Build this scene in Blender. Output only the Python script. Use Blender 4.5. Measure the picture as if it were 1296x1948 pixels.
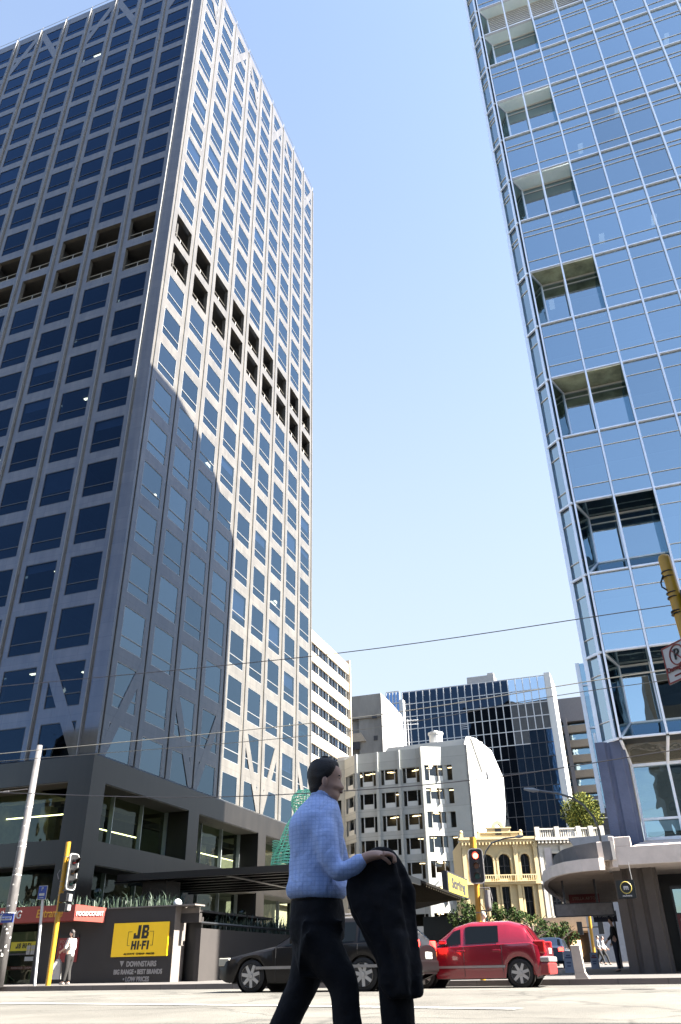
import bpy, bmesh, math, random
from mathutils import Vector, Matrix
random.seed(7)
R_=math.radians
for o in list(bpy.data.objects): bpy.data.objects.remove(o)
scene=bpy.context.scene
COL=scene.collection

# ---------------------------------------------------------------- camera
FPX,PITCH,ROLL,AZ,CAMZ=1483.87,.5308,-.0178,.3366,.75
cp,sp=math.cos(PITCH),math.sin(PITCH); cr,sr=math.cos(ROLL),math.sin(ROLL)
FW=Vector((0,cp,sp)); R0=Vector((1,0,0)); U0=Vector((0,-sp,cp))
RT=cr*R0+sr*U0; UP=-sr*R0+cr*U0
cam=bpy.data.cameras.new('camera'); camo=bpy.data.objects.new('camera',cam); COL.objects.link(camo)
M=Matrix((RT,UP,-FW)).transposed().to_4x4(); M.translation=Vector((0,0,CAMZ)); camo.matrix_world=M
cam.sensor_fit='VERTICAL'; cam.sensor_height=36; cam.lens=FPX/1948*36; cam.clip_end=3000; cam.clip_start=.1
scene.camera=camo
# ---------------------------------------------------------------- light
SUN_EL,SUN_AZ=R_(44),R_(106.5)       # azimuth clockwise from +Y
w=bpy.data.worlds.new('World'); scene.world=w; w.use_nodes=True
nt=w.node_tree; sky=nt.nodes.new('ShaderNodeTexSky'); sky.sky_type='NISHITA'; sky.sun_disc=False
sky.sun_elevation=SUN_EL; sky.sun_rotation=SUN_AZ; sky.altitude=20; sky.air_density=1.0; sky.dust_density=1.0; sky.ozone_density=1.0
tcw=nt.nodes.new('ShaderNodeTexCoord'); sxy=nt.nodes.new('ShaderNodeSeparateXYZ'); nt.links.new(tcw.outputs['Generated'],sxy.inputs[0])   # pale haze low in the sky
hz=nt.nodes.new('ShaderNodeMapRange'); hz.interpolation_type='SMOOTHSTEP'; hz.inputs[1].default_value=0.; hz.inputs[2].default_value=1.08; hz.inputs[3].default_value=.95; hz.inputs[4].default_value=.12; nt.links.new(sxy.outputs[2],hz.inputs[0])
hm=nt.nodes.new('ShaderNodeMix'); hm.data_type='RGBA'; hm.inputs[7].default_value=(1.75,1.95,2.15,1); hy=nt.nodes.new('ShaderNodeMapRange'); hy.interpolation_type='SMOOTHSTEP'; hy.inputs[1].default_value=-.45; hy.inputs[2].default_value=.35; hy.inputs[3].default_value=.12; hy.inputs[4].default_value=1.; nt.links.new(sxy.outputs[1],hy.inputs[0])
hf=nt.nodes.new('ShaderNodeMath'); hf.operation='MULTIPLY'; nt.links.new(hz.outputs[0],hf.inputs[0]); nt.links.new(hy.outputs[0],hf.inputs[1]); nt.links.new(hf.outputs[0],hm.inputs[0]); nt.links.new(sky.outputs[0],hm.inputs[6])
nt.links.new(hm.outputs[2],nt.nodes['Background'].inputs[0]); nt.nodes['Background'].inputs[1].default_value=.05
sd=Vector((math.sin(SUN_AZ)*math.cos(SUN_EL),math.cos(SUN_AZ)*math.cos(SUN_EL),math.sin(SUN_EL)))
sl=bpy.data.lights.new('sun','SUN'); sl.energy=5.; sl.angle=R_(.5); sl.color=(1,.94,.85)
so=bpy.data.objects.new('sun',sl); COL.objects.link(so); so.rotation_euler=sd.to_track_quat('Z','Y').to_euler(); so.location=(40,-20,90)
scene.view_settings.view_transform='Standard'; scene.view_settings.look='None'; scene.view_settings.exposure=3.15; scene.view_settings.gamma=1
scene.cycles.max_bounces=8; scene.cycles.transparent_max_bounces=16; scene.cycles.glossy_bounces=4

# ---------------------------------------------------------------- frames (street grid turned by AZ: w = across, v = along the side street)
uB=Vector((math.sin(AZ),math.cos(AZ),0)); nB=Vector((math.cos(AZ),-math.sin(AZ),0))
def G(w_,v,z): return nB*w_+uB*v+Vector((0,0,z))
C0=Vector((0,0,CAMZ))
def ray(x,y): return FW+RT*((x-648)/FPX)-UP*((y-974)/FPX)
def pv(x,y,v):
    d=ray(x,y); P=d*(v/d.dot(uB)); return (P.dot(nB),v,P.z+CAMZ)
def pw(x,y,w_):
    d=ray(x,y); P=d*(w_/d.dot(nB)); return (w_,P.dot(uB),P.z+CAMZ)
def pz(x,y,z):
    d=ray(x,y); P=d*((z-CAMZ)/d.z); return (P.dot(nB),P.dot(uB),z)
def pxof(P):
    P=P-C0; d=P.dot(FW); return 648+FPX*P.dot(RT)/d, 974-FPX*P.dot(UP)/d
def zg(v):
    if v<6: return 0.
    if v<18: return .32*(v-6)/12
    return .32
def zf(v): return .45+max(0,v-24)*.008      # footpath / side street level

# ---------------------------------------------------------------- materials
MATS={}
def mat(name,col,rough=.6,metal=0,var=.12,scale=3.,bump=0.,bscale=20.,spec=.5,coat=0,emit=None,es=1.,alpha=None,stretch=None,coord='Object'):
    if name in MATS: return MATS[name]
    m=bpy.data.materials.new(name); m.use_nodes=True; n=m.node_tree; b=n.nodes['Principled BSDF']
    b.inputs['Roughness'].default_value=rough; b.inputs['Metallic'].default_value=metal
    b.inputs['Specular IOR Level'].default_value=spec; b.inputs['Coat Weight'].default_value=coat
    tc=n.nodes.new('ShaderNodeTexCoord'); mp=n.nodes.new('ShaderNodeMapping'); n.links.new(tc.outputs[coord],mp.inputs[0])
    if stretch: mp.inputs['Scale'].default_value=stretch
    ns=n.nodes.new('ShaderNodeTexNoise'); ns.inputs['Scale'].default_value=scale; ns.inputs['Detail'].default_value=6; ns.inputs['Roughness'].default_value=.65
    n.links.new(mp.outputs[0],ns.inputs[0])
    cr_=n.nodes.new('ShaderNodeMix'); cr_.data_type='RGBA'
    if not emit: col=[c*.48 for c in col[:3]]
    a=[max(0,c*(1-var)) for c in col[:3]]; c2=[min(1,c*(1+var)) for c in col[:3]]
    cr_.inputs[6].default_value=(*a,1); cr_.inputs[7].default_value=(*c2,1)
    rr=n.nodes.new('ShaderNodeMapRange'); rr.inputs[1].default_value=.3; rr.inputs[2].default_value=.7
    n.links.new(ns.outputs[0],rr.inputs[0]); n.links.new(rr.outputs[0],cr_.inputs[0]); n.links.new(cr_.outputs[2],b.inputs['Base Color'])
    if bump:
        n2=n.nodes.new('ShaderNodeTexNoise'); n2.inputs['Scale'].default_value=bscale; n2.inputs['Detail'].default_value=4; n.links.new(mp.outputs[0],n2.inputs[0])
        bp=n.nodes.new('ShaderNodeBump'); bp.inputs['Strength'].default_value=bump; bp.inputs['Distance'].default_value=.05
        n.links.new(n2.outputs[0],bp.inputs['Height']); n.links.new(bp.outputs[0],b.inputs['Normal'])
    if emit: b.inputs['Emission Color'].default_value=(*emit,1); b.inputs['Emission Strength'].default_value=es
    MATS[name]=m; return m
def glass(name,tint=(.3,.4,.5),refl=(.9,.95,1),ior=2.,bump=.02,bscale=.35,rough=.0):
    if name in MATS: return MATS[name]
    m=bpy.data.materials.new(name); m.use_nodes=True; n=m.node_tree; n.nodes.remove(n.nodes['Principled BSDF']); out=n.nodes['Material Output']
    g0=n.nodes.new('ShaderNodeNewGeometry'); dt=n.nodes.new('ShaderNodeVectorMath'); dt.operation='DOT_PRODUCT'; n.links.new(g0.outputs['Normal'],dt.inputs[0]); n.links.new(g0.outputs['Incoming'],dt.inputs[1])
    def mth(op,a,b_=None):
        q=n.nodes.new('ShaderNodeMath'); q.operation=op; q.use_clamp=(op in('SUBTRACT',))
        for i,x in enumerate((a,b_)):
            if x is None: continue
            if isinstance(x,(int,float)): q.inputs[i].default_value=x
            else: n.links.new(x,q.inputs[i])
        return q.outputs[0]
    f0=((ior-1)/(ior+1))**2
    fr_=mth('ADD',mth('MULTIPLY',mth('POWER',mth('SUBTRACT',1,mth('ABSOLUTE',dt.outputs['Value'])),5.),1-f0),f0)
    gl=n.nodes.new('ShaderNodeBsdfGlossy'); gl.inputs[0].default_value=(*refl,1); gl.inputs['Roughness'].default_value=rough
    tr=n.nodes.new('ShaderNodeBsdfTransparent'); tr.inputs[0].default_value=(*tint,1)
    mx=n.nodes.new('ShaderNodeMixShader'); n.links.new(fr_,mx.inputs[0]); n.links.new(tr.outputs[0],mx.inputs[1]); n.links.new(gl.outputs[0],mx.inputs[2])
    n.links.new(mx.outputs[0],out.inputs[0])
    oi=n.nodes.new('ShaderNodeObjectInfo'); mr=n.nodes.new('ShaderNodeMapRange'); mr.inputs[3].default_value=.84; mr.inputs[4].default_value=1.06; n.links.new(oi.outputs['Random'],mr.inputs[0])
    vm=n.nodes.new('ShaderNodeVectorMath'); vm.operation='SCALE'; vm.inputs[0].default_value=refl; n.links.new(mr.outputs[0],vm.inputs['Scale']); n.links.new(vm.outputs[0],gl.inputs[0])
    if bump:
        geo=n.nodes.new('ShaderNodeNewGeometry'); ns=n.nodes.new('ShaderNodeTexNoise'); ns.inputs['Scale'].default_value=bscale; ns.inputs['Detail'].default_value=2
        n.links.new(geo.outputs['Position'],ns.inputs[0]); bp=n.nodes.new('ShaderNodeBump'); bp.inputs['Strength'].default_value=bump; bp.inputs['Distance'].default_value=1
        n.links.new(ns.outputs[0],bp.inputs['Height']); n.links.new(bp.outputs[0],gl.inputs['Normal'])
    MATS[name]=m; return m
def brickish(name,col,bw,bh,mortar=.7,mcol=None,rough=.6,var=.15,rot=AZ,ms=.015,stain=0.):
    """stone panels / slabs: joints laid out in world metres on upright faces"""
    if name in MATS: return MATS[name]
    m=mat(name,col,rough,var=var,scale=.8)
    n=m.node_tree; b=n.nodes['Principled BSDF']; geo=n.nodes.new('ShaderNodeNewGeometry')
    sep=n.nodes.new('ShaderNodeSeparateXYZ'); mp=n.nodes.new('ShaderNodeMapping'); mp.inputs['Rotation'].default_value=(0,0,rot)
    n.links.new(geo.outputs['Position'],mp.inputs[0]); n.links.new(mp.outputs[0],sep.inputs[0])
    ad=n.nodes.new('ShaderNodeMath'); ad.operation='ADD'; n.links.new(sep.outputs[0],ad.inputs[0]); n.links.new(sep.outputs[1],ad.inputs[1])
    cb=n.nodes.new('ShaderNodeCombineXYZ'); n.links.new(ad.outputs[0],cb.inputs[0]); n.links.new(sep.outputs[2],cb.inputs[1])
    br=n.nodes.new('ShaderNodeTexBrick'); br.offset=0; br.inputs['Scale'].default_value=1; br.inputs['Mortar Size'].default_value=ms; br.inputs['Brick Width'].default_value=bw; br.inputs['Row Height'].default_value=bh
    br.inputs['Color1'].default_value=(1,1,1,1); br.inputs['Color2'].default_value=(.86,.86,.86,1); br.inputs['Mortar'].default_value=(mortar,)*3+(1,)
    n.links.new(cb.outputs[0],br.inputs[0])
    old=b.inputs['Base Color'].links[0].from_socket; mm=n.nodes.new('ShaderNodeMix'); mm.data_type='RGBA'; mm.blend_type='MULTIPLY'; mm.inputs[0].default_value=1
    n.links.new(old,mm.inputs[6]); n.links.new(br.outputs[0],mm.inputs[7]); src=mm.outputs[2]
    if stain:
        mp2=n.nodes.new('ShaderNodeMapping'); mp2.inputs['Scale'].default_value=(1.6,1.6,.12); n.links.new(geo.outputs['Position'],mp2.inputs[0])
        ns=n.nodes.new('ShaderNodeTexNoise'); ns.inputs['Scale'].default_value=1.5; ns.inputs['Detail'].default_value=5; n.links.new(mp2.outputs[0],ns.inputs[0])
        rg=n.nodes.new('ShaderNodeMapRange'); rg.inputs[1].default_value=.35; rg.inputs[2].default_value=.7; rg.inputs[3].default_value=1-stain; rg.inputs[4].default_value=1.08; n.links.new(ns.outputs[0],rg.inputs[0])
        m2=n.nodes.new('ShaderNodeMix'); m2.data_type='RGBA'; m2.blend_type='MULTIPLY'; m2.inputs[0].default_value=1; n.links.new(src,m2.inputs[6]); n.links.new(rg.outputs[0],m2.inputs[7]); src=m2.outputs[2]
    n.links.new(src,b.inputs['Base Color']); return m

# ---------------------------------------------------------------- objects
def tag(o,label=None,cat=None,group=None,kind=None):
    if label: o['label']=label
    if cat: o['category']=cat
    if group: o['group']=group
    if kind: o['kind']=kind
    return o
def thing(name,loc,label,cat,group=None,rz=0.):
    o=bpy.data.objects.new(name,None); COL.objects.link(o); o.location=loc; o.rotation_euler=(0,0,rz); o.empty_display_size=.3
    return tag(o,label,cat,group)
class MB:
    def __init__(s): s.v=[];s.f=[];s.m=[]
    def add(s,vs,fs,mi=0):
        b=len(s.v); s.v+=[Vector(p) for p in vs]
        for f in fs: s.f.append([b+i for i in f]); s.m.append(mi)
        return s
    def quad(s,a,b,c,d,mi=0): return s.add([a,b,c,d],[(0,1,2,3)],mi)
    def poly(s,ps,mi=0): return s.add(ps,[tuple(range(len(ps)))],mi)
    def box8(s,p,mi=0):   # p: 4 bottom ccw + 4 top
        return s.add(p,[(3,2,1,0),(4,5,6,7),(0,1,5,4),(1,2,6,5),(2,3,7,6),(3,0,4,7)],mi)
    def box(s,a,b,mi=0,T=None):
        x0,y0,z0=[min(a[i],b[i]) for i in range(3)]; x1,y1,z1=[max(a[i],b[i]) for i in range(3)]
        P=[(x0,y0,z0),(x1,y0,z0),(x1,y1,z0),(x0,y1,z0),(x0,y0,z1),(x1,y0,z1),(x1,y1,z1),(x0,y1,z1)]
        if T: P=[T(*p) for p in P]
        return s.box8(P,mi)
    def gbox(s,a,b,mi=0): return s.box(a,b,mi,G)
    def prism(s,poly,d,mi=0):     # poly list of Vectors, extruded by vector d
        n=len(poly); poly=[Vector(p) for p in poly]; d=Vector(d)
        return s.add(poly+[p+d for p in poly],[tuple(range(n))[::-1],tuple(range(n,2*n))]+[(i,(i+1)%n,n+(i+1)%n,n+i) for i in range(n)],mi)
    def tube(s,pts,r,n=8,mi=0,caps=True):
        pts=[Vector(p) for p in pts]; rs=r if isinstance(r,(list,tuple)) else [r]*len(pts); b=len(s.v); prev=None
        for i,p in enumerate(pts):
            t=(pts[min(i+1,len(pts)-1)]-pts[max(i-1,0)]); t=t.normalized() if t.length>1e-9 else Vector((0,0,1))
            if prev is None: a=t.cross(Vector((0,0,1))); a=a if a.length>.1 else t.cross(Vector((1,0,0)))
            else: a=prev-t*prev.dot(t)
            a.normalize(); prev=a; c=t.cross(a)
            for k in range(n):
                g=2*math.pi*k/n; s.v.append(p+(a*math.cos(g)+c*math.sin(g))*rs[i])
        for i in range(len(pts)-1):
            for k in range(n): s.f.append([b+i*n+k,b+i*n+(k+1)%n,b+(i+1)*n+(k+1)%n,b+(i+1)*n+k]); s.m.append(mi)
        if caps:
            s.f.append([b+k for k in range(n)][::-1]); s.m.append(mi); e=b+(len(pts)-1)*n; s.f.append([e+k for k in range(n)]); s.m.append(mi)
        return s
    def sphere(s,c,r,nu=14,nv=9,mi=0,sc=(1,1,1)):
        c=Vector(c); b=len(s.v)
        for i in range(nv+1):
            th=math.pi*i/nv
            for k in range(nu):
                ph=2*math.pi*k/nu; s.v.append(c+Vector((math.sin(th)*math.cos(ph)*r*sc[0],math.sin(th)*math.sin(ph)*r*sc[1],math.cos(th)*r*sc[2])))
        for i in range(nv):
            for k in range(nu): s.f.append([b+i*nu+k,b+(i+1)*nu+k,b+(i+1)*nu+(k+1)%nu,b+i*nu+(k+1)%nu]); s.m.append(mi)
        return s
    def build(s,name,mats,parent=None,world=True,smooth=False,bevel=0,merge=False):
        me=bpy.data.meshes.new(name); off=Vector((0,0,0)); v=s.v
        if not isinstance(mats,(list,tuple)): mats=[mats]
        org=None
        if parent is None and world:
            xs=[p.x for p in v]; ys=[p.y for p in v]; zs=[p.z for p in v]; org=Vector(((min(xs)+max(xs))/2,(min(ys)+max(ys))/2,min(zs))); v=[p-org for p in v]
        me.from_pydata([tuple(p) for p in v],[],s.f); 
        for m_ in mats: me.materials.append(m_)
        me.polygons.foreach_set('material_index',s.m)
        if smooth: me.polygons.foreach_set('use_smooth',[True]*len(s.f))
        bm=bmesh.new(); bm.from_mesh(me)
        if merge: bmesh.ops.remove_doubles(bm,verts=bm.verts,dist=1e-4)
        if merge or s.__dict__.get('fixn',True): bmesh.ops.recalc_face_normals(bm,faces=bm.faces)
        bm.to_mesh(me); bm.free(); me.update()
        o=bpy.data.objects.new(name,me); COL.objects.link(o)
        if org is not None: o.location=org
        if parent is not None:
            o.parent=parent
            if world and parent.type=='EMPTY': o.matrix_parent_inverse=(Matrix.Translation(parent.location)@Matrix.Rotation(parent.rotation_euler.z,4,'Z')).inverted()
        if bevel:
            bv=o.modifiers.new('bevel','BEVEL'); bv.width=bevel; bv.segments=2; bv.limit_method='ANGLE'; bv.angle_limit=R_(40)
        return o
def copy_tree(o,parent=None):
    c=o.copy(); COL.objects.link(c)
    if parent is not None: c.parent=parent
    for ch in o.children: copy_tree(ch,c)
    return c
def text(body,size,origin,xdir,ydir,mats,name,parent,align='CENTER',depth=.004,bold=0.,sx=1.,world=True,shear=0.):
    """flat lettering turned into a mesh; origin = centre of the line of writing, xdir/ydir unit vectors"""
    cu=bpy.data.curves.new('t','FONT'); cu.body=body; cu.size=size; cu.align_x=align; cu.align_y='CENTER'; cu.extrude=depth;  cu.shear=shear; cu.resolution_u=3
    ob=bpy.data.objects.new('t',cu); COL.objects.link(ob); dg=bpy.context.evaluated_depsgraph_get(); me=bpy.data.meshes.new_from_object(ob.evaluated_get(dg)); bpy.data.objects.remove(ob)
    X=Vector(xdir).normalized(); Y=Vector(ydir).normalized(); Z=X.cross(Y)
    b=MB(); b.fixn=False
    shifts=[(0,0)]+([(bold*i,bold*j) for i in (-1,0,1) for j in (-1,0,1) if (i,j)!=(0,0)] if bold else [])
    for q,(dx,dy) in enumerate(shifts):
        o_=len(b.v); b.v+=[Vector(origin)+X*(v.co.x*sx+dx)+Y*(v.co.y+dy)+Z*(v.co.z+depth+q*.0004) for v in me.vertices]; b.f+=[[i+o_ for i in p.vertices] for p in me.polygons]
    b.m=[0]*len(b.f)
    bpy.data.meshes.remove(me)
    return b.build(name,mats,parent,world=world)
# ================================================================= ground
def GW(w_,v,dz=0.): return G(w_,v,zg(v)+dz)
m_asph=mat('pale_asphalt',(.185,.175,.152),.85,var=.2,scale=.7,bump=.5,bscale=60)  # warm grey asphalt with random tone and fine bumps
def asphalt_wear(m_):
    n=m_.node_tree; bs=n.nodes['Principled BSDF']; g=n.nodes.new('ShaderNodeNewGeometry'); old=bs.inputs['Base Color'].links[0].from_socket
    vo=n.nodes.new('ShaderNodeTexVoronoi'); vo.feature='DISTANCE_TO_EDGE'; vo.inputs['Scale'].default_value=.22; wn=n.nodes.new('ShaderNodeTexNoise'); wn.inputs['Scale'].default_value=1.3; wn.inputs['Detail'].default_value=5
    ad=n.nodes.new('ShaderNodeMixRGB'); ad.blend_type='ADD'; ad.inputs[0].default_value=1.; n.links.new(g.outputs['Position'],wn.inputs[0]); n.links.new(g.outputs['Position'],ad.inputs[1]); n.links.new(wn.outputs['Color'],ad.inputs[2]); n.links.new(ad.outputs[0],vo.inputs['Vector'])
    r=n.nodes.new('ShaderNodeMapRange'); r.inputs[1].default_value=.0; r.inputs[2].default_value=.02; r.inputs[3].default_value=.55; r.inputs[4].default_value=1; n.links.new(vo.outputs['Distance'],r.inputs[0])
    n2=n.nodes.new('ShaderNodeTexNoise'); n2.inputs['Scale'].default_value=.28; n2.inputs['Detail'].default_value=3; n.links.new(g.outputs['Position'],n2.inputs[0]); r2=n.nodes.new('ShaderNodeMapRange'); r2.inputs[1].default_value=.42; r2.inputs[2].default_value=.56; r2.inputs[3].default_value=.78; r2.inputs[4].default_value=1.05; n.links.new(n2.outputs[0],r2.inputs[0])
    m1=n.nodes.new('ShaderNodeMath'); m1.operation='MULTIPLY'; n.links.new(r.outputs[0],m1.inputs[0]); n.links.new(r2.outputs[0],m1.inputs[1])
    vm=n.nodes.new('ShaderNodeVectorMath'); vm.operation='SCALE'; n.links.new(old,vm.inputs[0]); n.links.new(m1.outputs[0],vm.inputs['Scale']); n.links.new(vm.outputs[0],bs.inputs['Base Color'])
asphalt_wear(m_asph)
m_foot=brickish('footpath_paving',(.17,.155,.145),.9,.9,.7,rough=.8)
vs=[-60,-20,0,2,4,6,8,10,12,14,16,18,20,24]
b=MB(); ws=[-70,-40,-25,-15,-10,-6,-3,0,3,6,10,20,50]
for i in range(len(vs)-1):
    for j in range(len(ws)-1): b.quad(GW(ws[j],vs[i]),GW(ws[j+1],vs[i]),GW(ws[j+1],vs[i+1]),GW(ws[j],vs[i+1]))
tag(b.build('road',m_asph,merge=True),kind='structure')
b=MB()
for (a,c,lv) in ((-1500,1500,0),): b.poly([G(-1500,-1500,-.06),G(1500,-1500,-.06),G(1500,24,-.06),G(1500,2000,-.06),G(-1500,2000,-.06),G(-1500,24,-.06)])
tag(b.build('ground',mat('ground_far',(.1,.1,.09),.9)),kind='structure')
# painted line and patches on the near road
def strip(w0,v0,w1,v1,wd,mt,name='road_marking',dz=.006):
    n=24; b=MB(); d=(G(w1,v1,0)-G(w0,v0,0)); L=d.length; d/=L; nn=Vector((-d.y,d.x,0))
    for i in range(n):
        p=[]
        for t,s_ in ((i/n,-1),((i+1)/n,-1),((i+1)/n,1),(i/n,1)):
            ww=w0+(w1-w0)*t; vv=v0+(v1-v0)*t; q=GW(ww,vv,dz)+nn*s_*wd/2; p.append(q)
        b.quad(*p)
    return tag(b.build(name,mt,merge=True),kind='structure')
m_wpaint=mat('worn_white_road_paint',(.6,.59,.56),.7,var=.2,scale=9)
a_=pz(0,1928,.08);c_=pz(500,1934,.07);d_=pz(760,1950,.06)
strip(a_[0],a_[1],c_[0],c_[1],.42,m_wpaint); strip(c_[0],c_[1],c_[0]+4.6,c_[1]-.95,.42,m_wpaint)
mh=MB(); q=pz(1215,1882,.32); c0=GW(q[0],q[1],.006)
mh.poly([c0+Vector((math.cos(k*math.pi/12)*.34,math.sin(k*math.pi/12)*.34,0)) for k in range(24)])
tag(mh.build('manhole_cover',mat('cast_iron',(.09,.085,.08),.6,.4)), 'round dark iron manhole cover in the road before the right kerb','manhole cover')
# footpaths: far side of the street (both corners) and the paved lane running away
def slab(w0,v0,w1,v1,name,mt,dz=0.):
    b=MB(); n=max(1,int((v1-v0)/6))
    for i in range(n):
        a=v0+(v1-v0)*i/n; c=v0+(v1-v0)*(i+1)/n
        b.quad(G(w0,a,zf(a)+dz),G(w1,a,zf(a)+dz),G(w1,c,zf(c)+dz),G(w0,c,zf(c)+dz))
    b.quad(G(w0,v0,.2),G(w1,v0,.2),G(w1,v0,zf(v0)+dz),G(w0,v0,zf(v0)+dz))
    return tag(b.build(name,mt,merge=True),kind='structure')
slab(-70,24.16,40,140,'footpath',m_foot)
b=MB(); b.gbox((-70,24.0,.1),(40,24.16,.455)); tag(b.build('kerb',brickish('kerb_stone',(.2,.17,.16),1.2,1,.6)),kind='structure')
slab(-24,30,-14.5,140,'side_street',m_asph,.004)
# ================================================================= left tower
W1,V1=-27.18,36.37; FH=3.6; Z1=11.02; BW=3.478; AW=3.46; B0=V1+.319; A0=W1-1.1
ZR=Z1+24*FH-.27
def Tn(n): return Z1+(n-1)*FH+2.12
def Bn(n): return Tn(n)-2.72
NB,NA=9,9
m_stone=brickish('pale_granite_panels',(.21,.195,.17),1.16,.9,.74,rough=.45,var=.1,stain=.12)
for m__ in (m_stone,):
    bs_=m__.node_tree.nodes['Principled BSDF']; bs_.inputs['Roughness'].default_value=.06; bs_.inputs['IOR'].default_value=1.62; bs_.inputs['Specular Tint'].default_value=(.22,.52,1.,1)
m_alu=mat('mullion_aluminium',(.26,.26,.26),.45,.0,var=.05)
m_dkm=mat('dark_bronze_frame',(.09,.09,.1),.4,.5,var=.05)
m_g1=glass('tower_glass_blue',(.14,.2,.3),(.6,.82,1.),2.6,.03,.5)
m_g1a=glass('tower_glass_shaded_face',(.12,.18,.28),(.38,.62,1.),1.45,.03,.5)  # same glass as the other face, darkened in colour for the shaded side
m_int=mat('dark_office_interior',(.1,.1,.105),.9)
m_ceil=mat('office_ceiling',(.08,.08,.08),.9)
m_lamp=mat('fluorescent_panel',(.9,.85,.7),.5,emit=(1,.74,.38),es=1.6)
T1=thing('office_tower',G(W1,V1,.4),'tall stone grid office tower with square blue windows and two open dark floors','office tower')
wall=MB(); TH=.35; ZB=Z1-1.2; VE=B0+NB*BW+.35; WE=A0-NA*AW-.5
def bb(a,c,mi=0): wall.gbox(a,c,mi)
# face B (w = W1, looks toward +w)
edges=[V1]
for k in range(NB): edges+= [B0+(k+.165)*BW,B0+(k+.855)*BW]
edges.append(VE)
for i in range(0,len(edges),2): bb((W1-TH,edges[i],ZB),(W1,edges[i+1],ZR))
for k in range(NB):
    a,c=edges[1+2*k],edges[2+2*k]
    zs=[ZB]+sum([[Bn(n),Tn(n)] for n in range(1,25)],[])+[ZR]
    for i in range(0,len(zs),2):
        if zs[i+1]>zs[i]: bb((W1-TH,a,zs[i]),(W1,c,zs[i+1]))
# face A (v = V1, looks toward -v)
eA=[W1-TH]
for j in range(NA): eA+=[A0-(j+.13)*AW,A0-(j+.84)*AW]
eA.append(WE)
for i in range(0,len(eA),2): bb((eA[i+1],V1,ZB),(eA[i],V1+TH,ZR))
for j in range(NA):
    a,c=eA[1+2*j],eA[2+2*j]
    for i in range(0,len(zs),2): bb((c,V1,zs[i]),(a,V1+TH,zs[i+1]))
# diagonal braces
def brB(ka,za,kb,zb,wd=.8):
    P=lambda k,z,off: G(W1+.006,B0+k*BW+off,z)
    d=wall.prism([P(ka,za,-wd/2),P(ka,za,wd/2),P(kb,zb,wd/2),P(kb,zb,-wd/2)],-nB*.3)
def brA(ja,za,jb,zb,wd=.8):
    P=lambda j,z,off: G(A0-j*AW+off,V1-.006,z)
    wall.prism([P(ja,za,-wd/2),P(ja,za,wd/2),P(jb,zb,wd/2),P(jb,zb,-wd/2)],uB*.3)
for a in (0,3,6,9):
    if a<9: brB(a+1,Bn(3),a,Z1-.2); brB(a+1,Bn(23),a,ZR-.3)
    if a>0: brB(a-1,Bn(3),a,Z1-.2); brB(a-1,Bn(23),a,ZR-.3)
    brA(a+1,Bn(3),a,Z1-.2) if a<9 else 0; brA(a+1,Bn(23),a,ZR-.3) if a<9 else 0
    if a>0: brA(a-1,Bn(3),a,Z1-.2); brA(a-1,Bn(23),a,ZR-.3)
bb((WE,VE-.3,ZB),(W1-TH,VE,ZR)); bb((WE,V1+TH,ZB),(WE+.3,VE-.3,ZR))
wall.build('wall',m_stone,T1)
b=MB(); b.gbox((WE+.3,V1+TH,ZR-.8),(W1-TH,VE-.3,ZR-.5)); b.build('roof',mat('roof_grey',(.3,.3,.3)),T1)
# joints: thin fins between bays
b=MB()
for k in range(NB+1): b.gbox((W1,B0+k*BW-.035,ZB),(W1+.05,B0+k*BW+.035,ZR))
b.build('bay_fin',mat('dark_joint_metal',(.06,.065,.07),.4,.4),T1); b=MB()
for j in range(NA+1): b.gbox((A0-j*AW-.03,V1-.16,ZB),(A0-j*AW+.03,V1,ZR))
b.build('bay_fin',m_alu,T1)
b=MB(); 
for k in range(NB+1): b.tube([G(W1+.02,B0+k*BW,ZR),G(W1+.02,B0+k*BW,ZR+.75)],.03,6)
for j in range(NA+1): b.tube([G(A0-j*AW,V1-.02,ZR),G(A0-j*AW,V1-.02,ZR+.75)],.03,6)
b.tube([G(W1,V1,ZR+.6),G(W1,VE,ZR+.6)],.025,6); b.tube([G(W1,V1,ZR+.6),G(WE,V1,ZR+.6)],.025,6); b.build('roof_rail',m_alu,T1)
# windows
m_wf=mat('window_frame_grey',(.42,.43,.44),.4,.4,var=.05)
def winmesh(wd,name,mg,mf):
    h=2.72; b=MB(); fr=.05; y=.04
    b.quad((fr,y,fr),(wd-fr,y,fr),(wd-fr,y,h-fr),(fr,y,h-fr),0)
    for a,c in (((0,y-.03,0),(wd,y+.05,fr)),((0,y-.03,h-fr),(wd,y+.05,h)),((0,y-.03,fr),(fr,y+.05,h-fr)),((wd-fr,y-.03,fr),(wd,y+.05,h-fr))): b.box(a,c,1)
    b.box((fr,y-.035,.74),(wd-fr,y+.02,.80),1)
    o=b.build(name,[mg,mf],world=False,parent=None); me=o.data; bpy.data.objects.remove(o); return me
wB=winmesh(BW*.69,'window',m_g1,m_wf); wA=winmesh(AW*.71,'window',m_g1a,m_dkm)
rB=math.pi/2-AZ; rA=-AZ
cand=[]
def area(ps):
    q=[pxof(p) for p in ps]
    if all(x<0 for x,y in q) or all(y<0 for x,y in q) : return 0
    return abs(sum(q[i][0]*q[(i+1)%4][1]-q[(i+1)%4][0]*q[i][1] for i in range(4)))/2
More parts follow.
